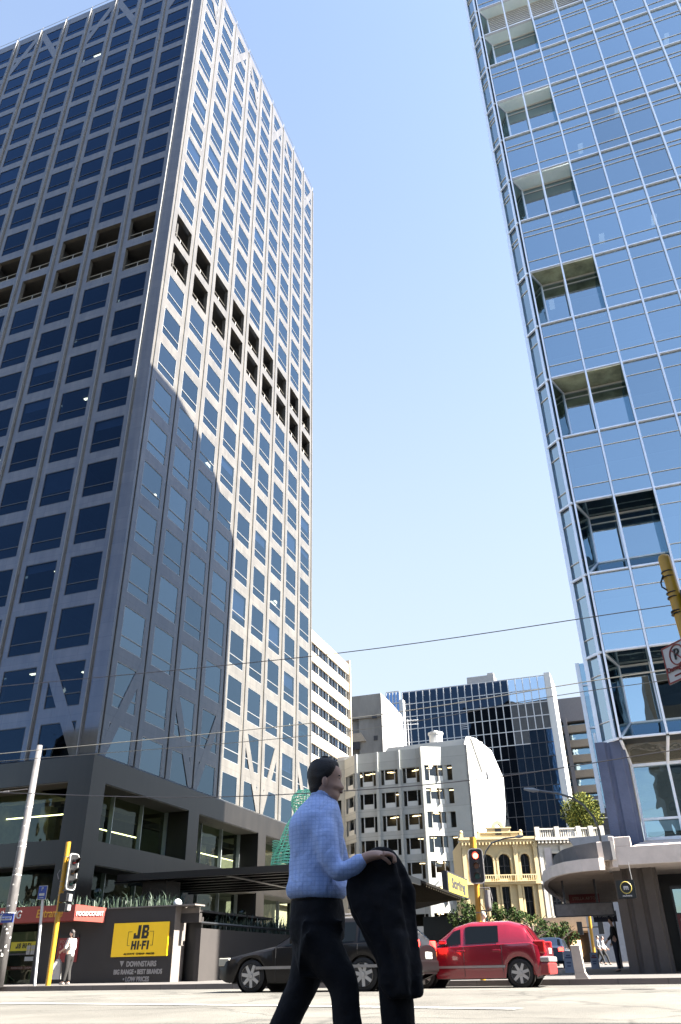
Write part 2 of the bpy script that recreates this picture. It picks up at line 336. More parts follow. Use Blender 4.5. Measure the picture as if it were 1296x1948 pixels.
for n in range(1,25):
    if n in (12,13): continue
    for k in range(NB):
        v0=B0+(k+.165)*BW; P=G(W1,v0,Bn(n)); cand.append((area([P,P+uB*2.4,P+uB*2.4+Vector((0,0,2.72)),P+Vector((0,0,2.72))]),'B',P))
    for j in range(NA):
        P=G(A0-(j+.84)*AW,V1,Bn(n)); cand.append((area([P,P+nB*2.4,P+nB*2.4+Vector((0,0,2.72)),P+Vector((0,0,2.72))]),'A',P))
cand.sort(key=lambda t:-t[0])
def place_stuff(name,items,root):
    b=MB(); mats=None
    for me,P,rz in items:
        M_=Matrix.Translation(P)@Matrix.Rotation(rz,4,'Z'); base=len(b.v)
        b.v+=[M_@v.co for v in me.vertices]; b.f+=[[base+i for i in p.vertices] for p in me.polygons]; b.m+=[p.material_index for p in me.polygons]; mats=list(me.materials)
    return b,mats
rest={'A':[], 'B':[]}
for i,(a,kd,P) in enumerate(cand):
    me,rz=(wB,rB) if kd=='B' else (wA,rA)
    if i<100:
        o=bpy.data.objects.new('window',me); COL.objects.link(o); o.parent=T1; o.location=P-T1.location; o.rotation_euler=(0,0,rz)
    else: rest[kd].append((me,P,rz))
b1,mm=place_stuff('window',rest['B'],T1); b2,mm2=place_stuff('window',rest['A'],T1)
off=len(b1.v); b1.v+=b2.v; b1.f+=[[i+off for i in f] for f in b2.f]; b1.m+=[3 if m_==0 else 2 for m_ in b2.m]; b1.fixn=False
tag(b1.build('window',[m_g1,m_wf,m_dkm,m_g1a],T1),kind='stuff')
# rooms behind the glass
b=MB()
for n in range(1,25):
    z=Tn(n)+.12
    b.gbox((W1-6,V1+TH+.01,z),(W1-TH-.01,VE-.3,z+.12),0); b.gbox((WE+.3,V1+TH+.01,z),(W1-6,V1+6,z+.12),0)
b.gbox((W1-6.2,V1+6,ZB),(W1-6,VE-.3,ZR-1),1); b.gbox((WE+.3,V1+6,ZB),(W1-6,V1+6.2,ZR-1),1)
for k in range(2,NB,2): b.gbox((W1-6,B0+k*BW-.05,ZB),(W1-TH-.3,B0+k*BW+.05,ZR-1),1)
for j in range(1,NA,2): b.gbox((A0-j*AW-.05,V1+TH+.3,ZB),(A0-j*AW+.05,V1+6,ZR-1),1)
b.build('interior',[m_ceil,m_int],T1)
rnd=random.Random(11); nl=0
for n in list(range(1,12))+list(range(14,24)):
    for j in range(0,6):
        if rnd.random()<.27:
            w0=A0-(j+.3+rnd.random()*.4)*AW; v0=V1+1.+rnd.random()*1.6; z=Tn(n)+.11; b=MB()
            for q in range(rnd.choice((1,1,2,3))): b.gbox((w0-.5,v0+q*.42,z-.05),(w0+.5,v0+q*.42+.2,z))
            b.build('ceiling_light',m_lamp,T1); nl+=1
for k,n in ((3,8),(6,8),(2,4),(5,11),(7,6),(1,6),(8,3)):
    b=MB(); v0=B0+(k+.4)*BW; z=Tn(n)+.11
    for q in range(2): b.gbox((W1-1.6-q*.4,v0,z-.05),(W1-1.4-q*.4,v0+1.1,z))
    b.build('ceiling_light',m_lamp,T1)
m_blind=mat('pale_roller_blind',(.45,.47,.5),.9,var=.04)
rb_=random.Random(21)
for kd,i_,n,fr in [(rb_.choice('AAB'),rb_.randrange(0,9),rb_.choice([1,2,3,4,5,6,7,8,9,10,11,14,15,16,17,18,19,20,21,22]),rb_.choice([.2,.3,.45,.6])) for _ in range(34)]+list((('B',3,19,.6),('B',5,16,.5),('B',7,8,.6),('B',4,5,.8),('B',6,5,.75),('B',7,2,.5),('B',2,21,.7),('B',8,13-4,.4),('B',4,17,.6),('A',0,7,.25),('A',2,9,.3),('A',1,4,.2),('B',5,7,.3))):
    b=MB(); t=Tn(n)-.05
    if kd=='B': v0=B0+(i_+.18)*BW; b.gbox((W1-.2,v0,t-2.6*fr),(W1-.18,v0+2.3,t))
    else: w0=A0-(i_+.82)*AW; b.gbox((w0,V1+.18,t-2.6*fr),(w0+2.35,V1+.2,t))
    b.build('blind',m_blind,T1)
# the two open plant floors
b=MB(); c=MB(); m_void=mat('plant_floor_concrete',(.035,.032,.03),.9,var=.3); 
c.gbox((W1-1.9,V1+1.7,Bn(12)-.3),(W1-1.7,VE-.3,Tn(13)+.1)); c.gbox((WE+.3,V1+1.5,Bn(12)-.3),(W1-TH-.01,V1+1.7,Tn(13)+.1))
c.gbox((W1-TH-.3,V1+TH+.01,Bn(12)-.3),(W1-TH-.2,V1+1.5,Tn(13)+.1)); c.build('plant_room_wall',m_void,T1)  # first box: partition added to keep sun out of the corner bay
m_rl=mat('dull_steel_rail',(.5,.47,.42),.5,.5)
for n in (12,13):
    for k in range(NB):
        a,d=edges[1+2*k],edges[2+2*k]; b=MB()
        for z in (Bn(n)+.35,Bn(n)+.85): b.tube([G(W1-.25,a,z),G(W1-.25,d,z)],.035,6)
        b.tube([G(W1-.25,(a+d)/2,Bn(n)),G(W1-.25,(a+d)/2,Bn(n)+.85)],.03,6); b.build('guard_rail',m_rl,T1)
    for j in range(NA):
        a,d=eA[1+2*j],eA[2+2*j]; b=MB()
        for z in (Bn(n)+.35,Bn(n)+.85): b.tube([G(a,V1+.25,z),G(d,V1+.25,z)],.035,6)
        b.tube([G((a+d)/2,V1+.25,Bn(n)),G((a+d)/2,V1+.25,Bn(n)+.85)],.03,6); b.build('guard_rail',m_rl,T1)

# ---- podium of the left tower (moves with it)
PW,PV,PZ=-26.7,35.72,10.95
m_pod=brickish('dark_polished_granite',(.026,.023,.021),1.45,20,.72,rough=.35,var=.18,stain=.25)
p=MB()
def P_(a,c,mi=0): p.gbox(a,c,mi)
D=2.1
P_((-62,PV,9.65),(PW,PV+D,PZ)); P_((PW-D,PV+D,9.65),(PW,72,PZ))
P_((-62,PV,5.62),(PW,PV+D,6.75)); P_((PW-D,PV+D,5.62),(PW,72,6.75))
for z0,z1 in ((6.75,9.65),(.3,5.62)):
    P_((-28.15,PV,z0),(PW,37.0,z1))
    for w0 in (-39.5,-51): P_((w0-1.4,PV,z0),(w0,PV+D-.4,z1))
    for v0 in (46.1,56.5,66.8): P_((PW-D+.1,v0,z0),(PW,v0+1.35,z1))
    P_((PW-D,68.3,z0),(PW-.01,72,z1))
# sloping ledge up to the tower face
L=[(-62,PV,PZ),(PW,PV,PZ),(PW,72,PZ)]; h=PZ+.22
p.quad(G(-62,PV,PZ),G(PW,PV,PZ),G(W1+.1,V1-.1,h),G(-62,V1-.1,h)); p.quad(G(PW,PV,PZ),G(PW,72,PZ),G(W1+.1,72,h),G(W1+.1,V1-.1,h))
p.build('podium_wall',m_pod,T1)
m_soff=mat('podium_soffit',(.25,.24,.2),.8,var=.05)
b=MB(); 
for z in (9.6,5.57): b.gbox((-62,PV+.05,z),(-28.2,40,z+.04)); b.gbox((-31,37,z),(PW-.05,46,z+.04)); b.gbox((-31,47.5,z),(PW-.05,56.4,z+.04)); b.gbox((-31,57.9,z),(PW-.05,66.7,z+.04))
b.build('soffit',m_soff,T1)
m_gp=glass('podium_glass_green',(.42,.52,.42),(.85,.95,.9),1.55,.03,.6)
m_gfr=mat('glass_fin_pale',(.55,.62,.62),.3,.3)
for z0,z1 in ((6.75,9.6),(2.8,5.57)):
    for a,c in ((37.0,46.1),(47.45,56.5),(57.85,66.8)):
        b=MB(); b.quad(G(PW-1.7,a,z0),G(PW-1.7,c,z0),G(PW-1.7,c,z1),G(PW-1.7,a,z1)); pn=b.build('shop_window',m_gp,T1)
        for i in range(4): vv=a+(c-a)*(i+.02)/3.; vv=min(vv,c-.1); b=MB(); b.gbox((PW-1.72,vv,z0),(PW-1.45,vv+.06,z1)); b.build('glazing_fin',m_gfr,pn)
    for a,c in ((-39.5,-28.15),(-51,-40.9)):
        b=MB(); b.quad(G(a,PV+1.7,z0),G(c,PV+1.7,z0),G(c,PV+1.7,z1),G(a,PV+1.7,z1)); pn=b.build('shop_window',m_gp,T1)
        for i in range(4): ww=a+(c-a)*i/3.; ww=min(ww,c-.1); b=MB(); b.gbox((ww,PV+1.45,z0),(ww+.06,PV+1.72,z1)); b.build('glazing_fin',m_gfr,pn)
b=MB(); b.gbox((-36.2,PV+D,2.6),(-36,72,9.6),0); b.gbox((-62,43.8,2.6),(-36.2,44,9.6),0); b.gbox((-62,PV+D,6.2),(PW-D,70,6.3),1); b.gbox((-33,50,2.6),(-32.6,53,9.5),1)
for vv in (41,44,52,60): b.gbox((-34,vv,2.6),(-33.3,vv+.7,9.6),1)
b.build('podium_interior',[mat('podium_room_olive',(.16,.15,.1),.9,var=.3),mat('podium_room_grey',(.2,.2,.17),.8)],T1)
m_line=mat('warm_strip_light',(1,.9,.6),.5,emit=(1,.85,.45),es=1.3)
for a,c in ((G(-33,43,8.9),G(-33,70,8.9)),(G(-60,40.5,8.95),G(-31.5,40.5,8.95)),(G(-31,40.5,8.95),G(-29.6,38.4,8.95))):
    b=MB(); b.tube([a,c],.035,6); b.build('strip_light',m_line,T1)
for (x0,y0,x1,y1) in ((-28.6,49.2,-27.6,51),(-28.4,61,-27.5,62.5)):
    b=MB(); b.gbox((x0,y0,9.575),(x1,y1,9.598)); b.build('ceiling_vent',mat('vent_grey',(.18,.17,.15),.6),T1)
# terrace / shop block in front of the tower
# ================================================================= right glass tower
HS=[8.02,11.39,14.78,18.25,21.74,25.24,28.71,32.50,36.47,40.16,43.88,47.60,51.51,55.14,58.42,61.8,64.6]
W2,V2,BY=-.016,31.11,1.646; NC=10
m_fr2=mat('pale_aluminium_frame',(1.6,1.66,1.78),.38,.3,var=.04)
m_fr2t=mat('thin_bronze_transom',(1.5,1.42,1.3),.4,.3,var=.05)
m_g2=glass('mirror_glass_blue',(.16,.2,.22),(.74,.90,.98),5.5,.012,.35)
m_g2c=glass('mirror_glass_clear',(.1,.16,.2),(.62,.8,.88),3.6,.03,.6)
m_spn=mat('spandrel_louvre_grey',(.16,.17,.18),.6,.2)
T2=thing('glass_tower',G(W2,V2,.4),'blue mirror glass tower with recessed window boxes above the white canopy','glass tower')
rec={}
for i in (0,2,4,6,8,10,12,13): rec[i]=2
rec[0]=6; rec[13]=4; rec[12]=2
fr=MB(); th=MB(); panels=[]
def fbox(w0,w1,z0,z1,pr=.09,d=.06,mi=0): fr.gbox((w0,V2-pr,z0),(w1,V2+d,z1),mi)
for c in range(NC+1):
    x=W2+c*BY; fbox(x-.04,x+.04,HS[0],HS[-1],.12)
for i in range(len(HS)):
    for c in range(NC): fbox(W2+c*BY+.055,W2+(c+1)*BY-.055,HS[i]-.032,HS[i]+.032)
# inner upright of the corner, chamfer and side
E0=(-.76,31.78)
for i in range(len(HS)):
    fr.prism([G(E0[0],E0[1],HS[i]-.045),G(W2-.055,V2+.02,HS[i]-.045),G(W2-.055,V2+.02,HS[i]+.045),G(E0[0],E0[1],HS[i]+.045)],(nB*-.7+uB*-.7)*.09)
fr.gbox((E0[0]-.1,E0[1]-.1,6.2),(E0[0]+.06,E0[1]+.12,HS[-1])); fr.gbox((W2-.27,V2+.08,HS[0]),(W2-.15,V2+.24,HS[-1]))
b=MB()
for i in range(len(HS)-1):
    H=HS[i+1]-HS[i]; z0,z1=HS[i]+.045,HS[i+1]-.045
    ts=[.22,.76] if i<7 else [.2,.68,.77]
    a=G(E0[0]+.05,E0[1]+.04,0); c=G(W2-.1,V2+.13,0)
    q=MB(); q.quad(a+Vector((0,0,z0)),c+Vector((0,0,z0)),c+Vector((0,0,z1)),a+Vector((0,0,z1)),0)
    for t in ts: q.prism([a+Vector((0,0,HS[i]+t*H-.013)),c+Vector((0,0,HS[i]+t*H-.013)),c+Vector((0,0,HS[i]+t*H+.013)),a+Vector((0,0,HS[i]+t*H+.013))],(nB*-.7+uB*-.7)*.05,1)
    panels.append((0,q))
    for c_ in range(NC):
        x0,x1=W2+c_*BY+.055,W2+(c_+1)*BY-.055
        q=MB()
        if i in rec and c_<rec[i]:
            # recessed box: soffit, back pane, sloping sill
            yb=V2+{0:1.8,2:1.5,4:1.3,6:1.1,8:.95,10:.85}.get(i,.8); zt=z1; zs=HS[i]+{0:.95,2:1.1,4:.85,6:.6,8:.45,10:.4}.get(i,.1)
            xi=x0+(.42 if c_==0 else -.055) ; xo=x1+(.055 if c_<rec[i]-1 else 0)
            lv=2 if (i==13 and c_<4) else 0
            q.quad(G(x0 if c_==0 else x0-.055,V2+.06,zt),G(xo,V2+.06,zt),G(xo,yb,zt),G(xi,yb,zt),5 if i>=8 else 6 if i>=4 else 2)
            q.quad(G(xi,yb,zs),G(xo,yb,zs),G(xo,yb,zt),G(xi,yb,zt),3 if lv else 0)
            q.quad(G(x0 if c_==0 else x0-.055,V2+.06,HS[i]+.05),G(xo,V2+.06,HS[i]+.05),G(xo,yb,zs),G(xi,yb,zs),2)
            q.gbox((xi,yb-.06,zs-.03),(xo,yb-.005,zs+.04),1); q.gbox((xi,yb-.06,zt-.1),(xo,yb-.005,zt-.03),1)
            if not lv: q.gbox((xi,yb-.05,zt-.42),(xo,yb-.006,zt-.39),1)
            else:
                for k in range(14): z=zs+.1+k*(zt-zs-.2)/14; q.gbox((xi,yb-.07,z),(xo,yb-.006,z+.07),1)
            if c_==0:
                q.quad(G(x0-.03,V2+.06,z0),G(xi,yb,zs),G(xi,yb,zt),G(x0-.03,V2+.06,zt),2)
                q.gbox((xi-.05,yb-.08,zs),(xi+.04,yb-.007,zt),4)
                q.tube([G(x0,V2+.07,HS[i]+.08),G(xi,yb-.04,zs)],.05,6,4); q.tube([G(x0,V2+.07,zt-.04),G(xi,yb-.04,zt-.04)],.05,6,4)
            if c_==rec[i]-1: q.quad(G(x1,V2+.06,z0),G(x1,yb,zs),G(x1,yb,zt),G(x1,V2+.06,zt),2)
            else: q.gbox((x1+.055-.03,yb-.07,zs),(x1+.055+.03,yb-.008,zt),4)
        else:
            q.quad(G(x0,V2+.02,z0),G(x1,V2+.02,z0),G(x1,V2+.02,z1),G(x0,V2+.02,z1),0)
            for t in ts: zz=HS[i]+t*H; q.gbox((x0,V2-.02,zz-.013),(x1,V2+.015,zz+.013),1)
        P=G(x0,V2,z0); panels.append((area([P,P+nB*BY,P+nB*BY+Vector((0,0,H)),P+Vector((0,0,H))]),q))
fr.build('curtain_wall_frame',m_fr2,T2)
panels.sort(key=lambda t:-t[0])
pm=[m_g2,m_fr2t,m_g2c,m_spn,m_fr2,mat('soffit_painted_sky',(1.75,2.05,2.08),.25,var=.05),mat('soffit_painted_hills',(.7,.75,.5),.2,var=.5,scale=.9,stretch=(1,1,1))]  # pale and olive soffits carry reflected sky and hills as plain colour
st=MB()
for i,(a,q) in enumerate(panels):
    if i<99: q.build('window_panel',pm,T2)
    else:
        o=len(st.v); st.v+=q.v; st.f+=[[j+o for j in f] for f in q.f]; st.m+=q.m
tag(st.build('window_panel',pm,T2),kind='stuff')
# ceilings, rooms and lights behind the glass
b=MB()
for z in HS[1:]: b.gbox((W2+.3,V2+2.7,z-.25),(W2+NC*BY,V2+6,z-.1),0)
b.gbox((W2+.3,V2+6,HS[0]),(W2+NC*BY,V2+6.2,HS[-1]-.3),1); b.gbox((-.6,V2+1.5,HS[0]),(-.4,V2+8,HS[-1]-.3),1)
b.build('interior',[mat('tower_ceiling',(.34,.36,.38),.9),mat('tower_room_dark',(.07,.1,.13),.9)],T2)
rnd=random.Random(5)
for i in range(1,14):
    for c_ in range(0,8):
        if rnd.random()<.10 and not(i in rec and c_<rec[i] and i>11):
            z=HS[i+1]-.26; x=W2+(c_+.15+rnd.random()*.4)*BY; y=V2+1.5+rnd.random()*1.8; q=MB(); q.gbox((x,y,z-.06),(x+.28,y+.7,z)); q.build('ceiling_light',mat('cool_light_panel',(.8,.85,.9),.5,emit=(1,.97,.9),es=.12),T2)
# body: side walls, rear, raked roof (its shadow falls across the stone tower)
m_side=brickish('tower_side_cladding',(.3,.34,.38),1.6,1.8,.6,rough=.25,var=.1)
sw,ew=-.76,W2+NC*BY; vr=52.2
prof=[(31.9,HS[0]),(vr,HS[0]),(vr,57.0),(48.3,61.2),(45,63.4),(41.5,64.6),(31.9,64.6)]
b=MB(); b.prism([G(sw,v,z) for v,z in prof],nB*.25); b.prism([G(ew-.25,v,z) for v,z in prof],nB*.25)
for i in range(1,len(prof)-1):
    a,c=prof[i],prof[i+1]; b.quad(G(sw+.25,a[0],a[1]-.01),G(ew-.25,a[0],a[1]-.01),G(ew-.25,c[0],c[1]-.01),G(sw+.25,c[0],c[1]-.01))
b.quad(G(sw,V2+1.2,HS[0]+.02),G(ew,V2+1.2,HS[0]+.02),G(ew,vr,HS[0]+.02),G(sw,vr,HS[0]+.02))
b.gbox((sw+.25,V2+.1,64.6),(ew,34,64.75))
b.build('side_wall',m_side,T2)
# flared soffit and tall lower windows
b=MB(); m_beige=glass('soffit_beige_reflection',(.3,.27,.2),(.62,.56,.42),3.4,.06,.9,.03)  # reflected beige is put into the mirror tint
b.quad(G(W2,V2,HS[0]-.045),G(ew,V2,HS[0]-.045),G(ew,32.3,7.26),G(.19,32.3,7.24)); b.build('flared_soffit',m_beige,T2)
b=MB()
for c_ in range(0,8):
    xa=.19 if c_==0 else .19+c_*1.28; xb=.19+(c_+1)*1.28
    q=MB(); q.quad(G(xa,32.32,4.7),G(xb,32.32,4.7),G(xb,32.32,7.2),G(xa,32.32,7.2),2); q.gbox((xa+.04,32.24,5.28),(xb-.04,32.33,5.36),4); q.build('lower_window',pm,T2)
    b.gbox((xa-.045,32.18,4.62),(xa+.045,32.36,7.24)); b.tube([G(W2+c_*BY,V2+.02,HS[0]-.08),G(xa,32.26,7.2)],.06,6)
b.gbox((.14,32.2,7.18),(10.5,32.34,7.28)); b.gbox((.14,32.2,4.6),(10.5,32.34,4.7)); b.build('lower_frame',m_fr2,T2)
# ribbed corner column and the glazed bay behind it
m_col=mat('ribbed_concrete_column',(.15,.13,.12),.9,var=.12,scale=1.5,bump=.3,bscale=14)
def ribbed(wa,wb,v0,v1,z0,z1,n):
    pts=[]; wd=(wb-wa)/n
    for i in range(n): x=wa+i*wd; pts+= [(x+.02,v0),(x+wd*.62,v0),(x+wd*.72,v0+.09),(x+wd*.92,v0+.09)]
    pts+=[(wb,v1),(wa,v1)]
    return MB().prism([G(x,y,z0) for x,y in pts],Vector((0,0,z1-z0)))
ribbed(-1.0,.12,31.35,33,4.3,8.0,2).build('upper_column',mat('ribbed_concrete_skylit',(.16,.2,.33),.9,var=.12,scale=1.5,bump=.3,bscale=14),T2)  # same concrete as the column below, blue sky light put into its colour
ribbed(-1.12,.32,30.4,32.2,.44,4.0,3).build('column',m_col,T2)
b=MB(); b.gbox((-1.28,33.9,5.9),(-1.12,34.06,12)); b.gbox((-1.05,33.95,6),(-.95,34.02,9))
for z in (6.15,7.1,9.2,11): b.gbox((-1.12,33.96,z),(-.76,34.02,z+.07))
b.build('bay_post',m_fr2,T2)
b=MB(); b.quad(G(-1.12,34.03,6.1),G(-.76,34.03,6.1),G(-.76,34.03,12),G(-1.12,34.03,12)); b.build('bay_glass',m_g2c,T2)
# ground-floor shop behind the column
b=MB(); b.gbox((.3,33.2,.4),(16,33.4,5),0); b.gbox((.3,33.4,.4),(.5,50,3.4),0); b.build('shopfront_wall',mat('shop_dark',(.03,.03,.035),.4),T2)

# ================================================================= concrete canopy round the corner
CN=thing('corner_canopy',G(-1.7,29.3,.4),'curved white concrete canopy with ribbed underside round the corner of the glass tower','canopy')
m_conc=mat('cream_painted_concrete',(1.2,1.06,.95),.75,var=.12,scale=2.2,bump=.12,bscale=30)
b=MB(); b.gbox((-.85,29.3,3.56),(12,29.5,4.12)); b.gbox((-.85,29.5,3.56),(12,33.2,3.75))
b.gbox((-.85,29.302,4.12),(-.33,31.2,4.42)); b.quad(G(-.33,29.5,4.12),G(12,29.5,4.12),G(12,32.2,4.6),G(.1,32.2,4.6))
b.gbox((-1.02,29.28,3.5),(-.85,31,4.45)); b.gbox((-1.42,29.27,3.52),(-1.24,31,4.3)); b.gbox((-1.24,29.5,3.5),(-1.02,31,4.05))
b.build('front_slab',m_conc,CN,bevel=.015)
# curved slab: plan outline
cv=[(-1.42,28.95),(-2.0,29.1),(-2.6,29.6),(-3.15,30.6),(-3.6,32.2),(-3.9,34.2),(-4.05,36.6),(-4.1,40),(-4.1,47)]
def off(d): return [(w_+d,v+d*.25) for w_,v in cv]
b=MB()
for i in range(len(cv)-1):
    a,c=cv[i],cv[i+1]; a2,c2=(a[0]+.16,a[1]+.05),(c[0]+.16,c[1]+.05)
    for z0,z1 in ((3.42,3.78),):
        b.box8([G(*a,z0),G(*c,z0),G(*c2,z0),G(*a2,z0),G(*a,z1),G(*c,z1),G(*c2,z1),G(*a2,z1)])
for i in range(len(cv)-1):
    a,c=cv[i],cv[i+1]; b.poly([G(a[0]+.1,a[1],3.72),G(c[0]+.1,c[1],3.72),G(-1.1 if i else -1.1,c[1],3.72),G(-1.1,a[1],3.72)]) if i>0 else None
b.build('curved_slab',m_conc,CN)
b=MB()   # recessed upstand behind the rim, with posts
up=[(w_+.45,v+.25) for w_,v in cv]
for i in range(len(up)-1):
    a,c=up[i],up[i+1]; b.prism([G(*a,3.73),G(*c,3.73),G(*c,4.3),G(*a,4.3)],nB*.1+uB*.04)
b.build('upstand',mat('weathered_grey_upstand',(.2,.2,.21),.8,var=.15),CN)
for (w_,v) in ((-3.35,31.2),(-4.0,36.8)): b=MB(); b.gbox((w_,v,3.6),(w_+.22,v+.3,4.45)); b.build('post',m_conc,CN)
b=MB()
for k in range(34):
    v=29.4+k*.5; wmin=-1.3
    for i in range(len(cv)-1):
        if cv[i][1]<=v<=cv[i+1][1]: t=(v-cv[i][1])/(cv[i+1][1]-cv[i][1]); wmin=cv[i][0]+(cv[i+1][0]-cv[i][0])*t+.2
    b.gbox((wmin,v,3.5),(-1.15,v+.16,3.7))
b.build('soffit_rib',mat('soffit_brown_grey',(.65,.54,.45),.85,var=.15),CN)
# ---- things under the canopy
H1=thing('hanging_sign',G(-3.4,33,2.28),'blank scuffed grey board hanging on two posts under the curved canopy','sign')
b=MB(); b.gbox((-3.43,32.97,2.32),(-1.4,33.07,2.7)); b.build('board',mat('scuffed_grey_board',(.33,.31,.31),.6,var=.25,scale=5),H1)
b=MB(); 
for a,c in (((-3.46,32.95,2.70),(-1.37,33.08,2.73)),((-3.46,32.95,2.29),(-1.37,33.08,2.32)),((-3.46,32.95,2.32),(-3.43,33.08,2.7)),((-1.4,32.95,2.32),(-1.37,33.08,2.7))): b.gbox(a,c)
b.build('frame',m_dkm,H1)
b=MB(); b.gbox((-3.1,33,2.73),(-3.02,33.06,3.5)); b.gbox((-1.95,33,2.73),(-1.87,33.06,3.5)); b.build('hanger',m_dkm,H1)
S1=thing('bar_sign',G(-2.9,40,2.9),'narrow red bar sign with pale lettering beneath the curved canopy','sign')
q=pv(1083,1714,40); q2=pv(1135,1702,40)
b=MB(); b.gbox((q[0],40,q[2]-.12),(q2[0]+.1,40.1,q2[2]+.05)); b.build('board',mat('bar_sign_red',(.32,.03,.03),.5),S1)
text('STELLA ARTOIS',.17,G((q[0]+q2[0])/2+.1,39.99,(q[2]+q2[2])/2-.03),nB,(0,0,1),mat('dull_cream_letters',(.6,.45,.35),.6),'lettering',S1,sx=.95)
q=pv(1128,1740,38); q2=pv(1167,1748,38)
S2=thing('travel_sign',G(q[0],38,q[2]-.2),'small dark blue shop sign reading Broker hung below the grey board','sign')
b=MB(); b.gbox((q[0],38,q2[2]-.1),(q2[0]+.15,38.06,q[2]+.12)); b.build('board',mat('navy_sign',(.015,.02,.06),.5),S2)
text('The Broker Tav',.14,G((q[0]+q2[0])/2,37.98,(q[2]+q2[2])/2+.02),nB,(0,0,1),mat('white_letters',(.8,.8,.8),.6),'lettering',S2)
MS=thing('projecting_sign',G(-.74,28.8,2.55),'square black sign with a yellow ring logo fixed to the ribbed column','sign')
b=MB(); b.gbox((-1.0,28.8,2.56),(-.45,29.05,3.08)); b.build('box',mat('gloss_black_sign',(.012,.012,.012),.3),MS)
b=MB(); cc=G(-.72,28.78,2.86); rg=[cc+nB*(.165*math.cos(t*math.pi/16))+Vector((0,0,.165*math.sin(t*math.pi/16))) for t in range(33)]; b.tube(rg,.014,6,caps=False); b.build('ring',mat('yellow_sign_paint',(.75,.6,.12),.5),MS)
text('m',.2,G(-.72,28.79,2.865),nB,(0,0,1),MATS['white_letters'],'logo',MS,bold=.008); text('mulvons',.085,G(-.72,28.79,2.63),nB,(0,0,1),MATS['white_letters'],'lettering',MS,bold=.002)
b=MB(); b.tube([G(-.5,28.9,3.08),G(-.52,29.0,3.6)],.012,6); b.build('hanger',m_alu,MS)
# red poster window right of the column
RP=thing('poster_window',G(.9,33,.4),'tall shop window with a dark red poster right of the ribbed column','poster')
b=MB(); b.gbox((.62,30.9,.5),(2.2,30.98,3.0)); b.build('frame',MATS['shop_dark'],RP)
b=MB(); b.gbox((.66,30.86,.55),(2.1,30.9,2.16)); b.build('poster',mat('dark_red_poster',(.14,.012,.012),.5),RP)
b=MB(); b.gbox((.68,30.86,2.2),(2.1,30.9,2.9)); b.build('pane',m_g2c,RP)
ml=mat('faded_poster_text',(.45,.3,.25),.7)
text('OK A TABLE',.15,G(.72,30.855,1.98),nB,(0,0,1),ml,'lettering',RP,align='LEFT'); text('READY TO GO',.1,G(.8,30.855,1.7),nB,(0,0,1),ml,'lettering',RP,align='LEFT')
for k in range(9):
    b=MB(); z=1.55-k*.11; b.gbox((.72,30.852,z),(1.0+.1*(k%3),30.856,z+.02)); b.build('text_line',ml,RP)
# ================================================================= shop block under the left tower
JB=thing('shop_block',G(-20,27.5,.4),'low dark brown corner shop block with painted adverts and a red parking fascia','shop')
m_brn=mat('dark_brown_render',(.045,.038,.035),.75,var=.12,scale=1.2,bump=.06,bscale=40)
TZ=2.82
b=MB()
b.gbox((-22.0,27.5,.44),(-16.16,27.9,TZ)); b.gbox((-60,27.5,2.45),(-22,27.9,TZ)); b.gbox((-60,29.6,.44),(-16.6,30,TZ)); b.gbox((-22,27.9,.44),(-21.8,29.6,2.45))
b.gbox((-60,27.9,TZ-.1),(-16.16,36,TZ-.02)); 
b.gbox((-16.158,27.9,2.3),(-15.4,28.1,2.6)); b.gbox((-15.6,28.1,.44),(-15.4,46,2.12)); b.gbox((-16.158,28.5,.44),(-15.6,28.6,2.5)); b.gbox((-26,36,.4),(-15.6,46,2.0))
b.build('wall',m_brn,JB)
b=MB(); b.gbox((-16.2,27.46,TZ),(-15.36,28.2,TZ+.05)); b.gbox((-19.0,27.46,TZ),(-16.2,27.9,TZ+.04)); b.build('coping',mat('pale_coping',(.25,.22,.2),.7),JB)
b=MB(); b.gbox((-16.158,27.505,.45),(-16.148,28.3,TZ)); b.gbox((-16.148,27.905,2.5),(-15.4,27.92,2.78)); b.build('sunlit_return',mat('sunlit_render_return',(.25,.22,.2),.8,var=.15),JB)  # paler colour paints the sunlight on the end face and lintel
b=MB(); b.gbox((-16.12,28.45,.45),(-15.62,28.49,2.28)); b.build('door',mat('black_door',(.012,.012,.012),.5),JB)
# red fascia
m_red=mat('red_fascia',(.40,.045,.03),.5,var=.05)
b=MB(); b.gbox((-60,26.85,2.45),(-19.97,27.498,2.98)); b.build('fascia',m_red,JB)
b=MB(); b.prism([G(-19.97,26.85,2.45),G(-19.08,27.46,2.38),G(-19.08,27.46,2.86),G(-19.97,26.85,2.98)],uB*.1-nB*.05); fp=b.build('angled_panel',mat('pinkish_red_panel',(.62,.13,.10),.5,var=.04),JB)
xd=(G(-19.08,27.46,0)-G(-19.97,26.85,0)).normalized()
mw=mat('white_letters',(.8,.8,.8),.6); mt_w=mat('bright_white_vinyl',(.85,.85,.83),.5,var=.02)
text('FOODCOURT',.19,G(-19.525,27.155,2.67)+Vector((xd.y,-xd.x,0))*.012,xd,(0,0,1),mt_w,'lettering',fp,sx=.8,bold=.008)
m_or=mat('orange_vinyl',(.85,.42,.03),.5)
for body,c0,c1,mt in (('PARKING',-40,41,mt_w),('Entrance',53,119,m_or)):
    c=pv(c1,1738,26.84)
    t=text(body,.38,G(c[0],26.845,2.71),nB,(0,0,1),mt,'lettering',JB,align='RIGHT',sx=.86,shear=.12,bold=.006)
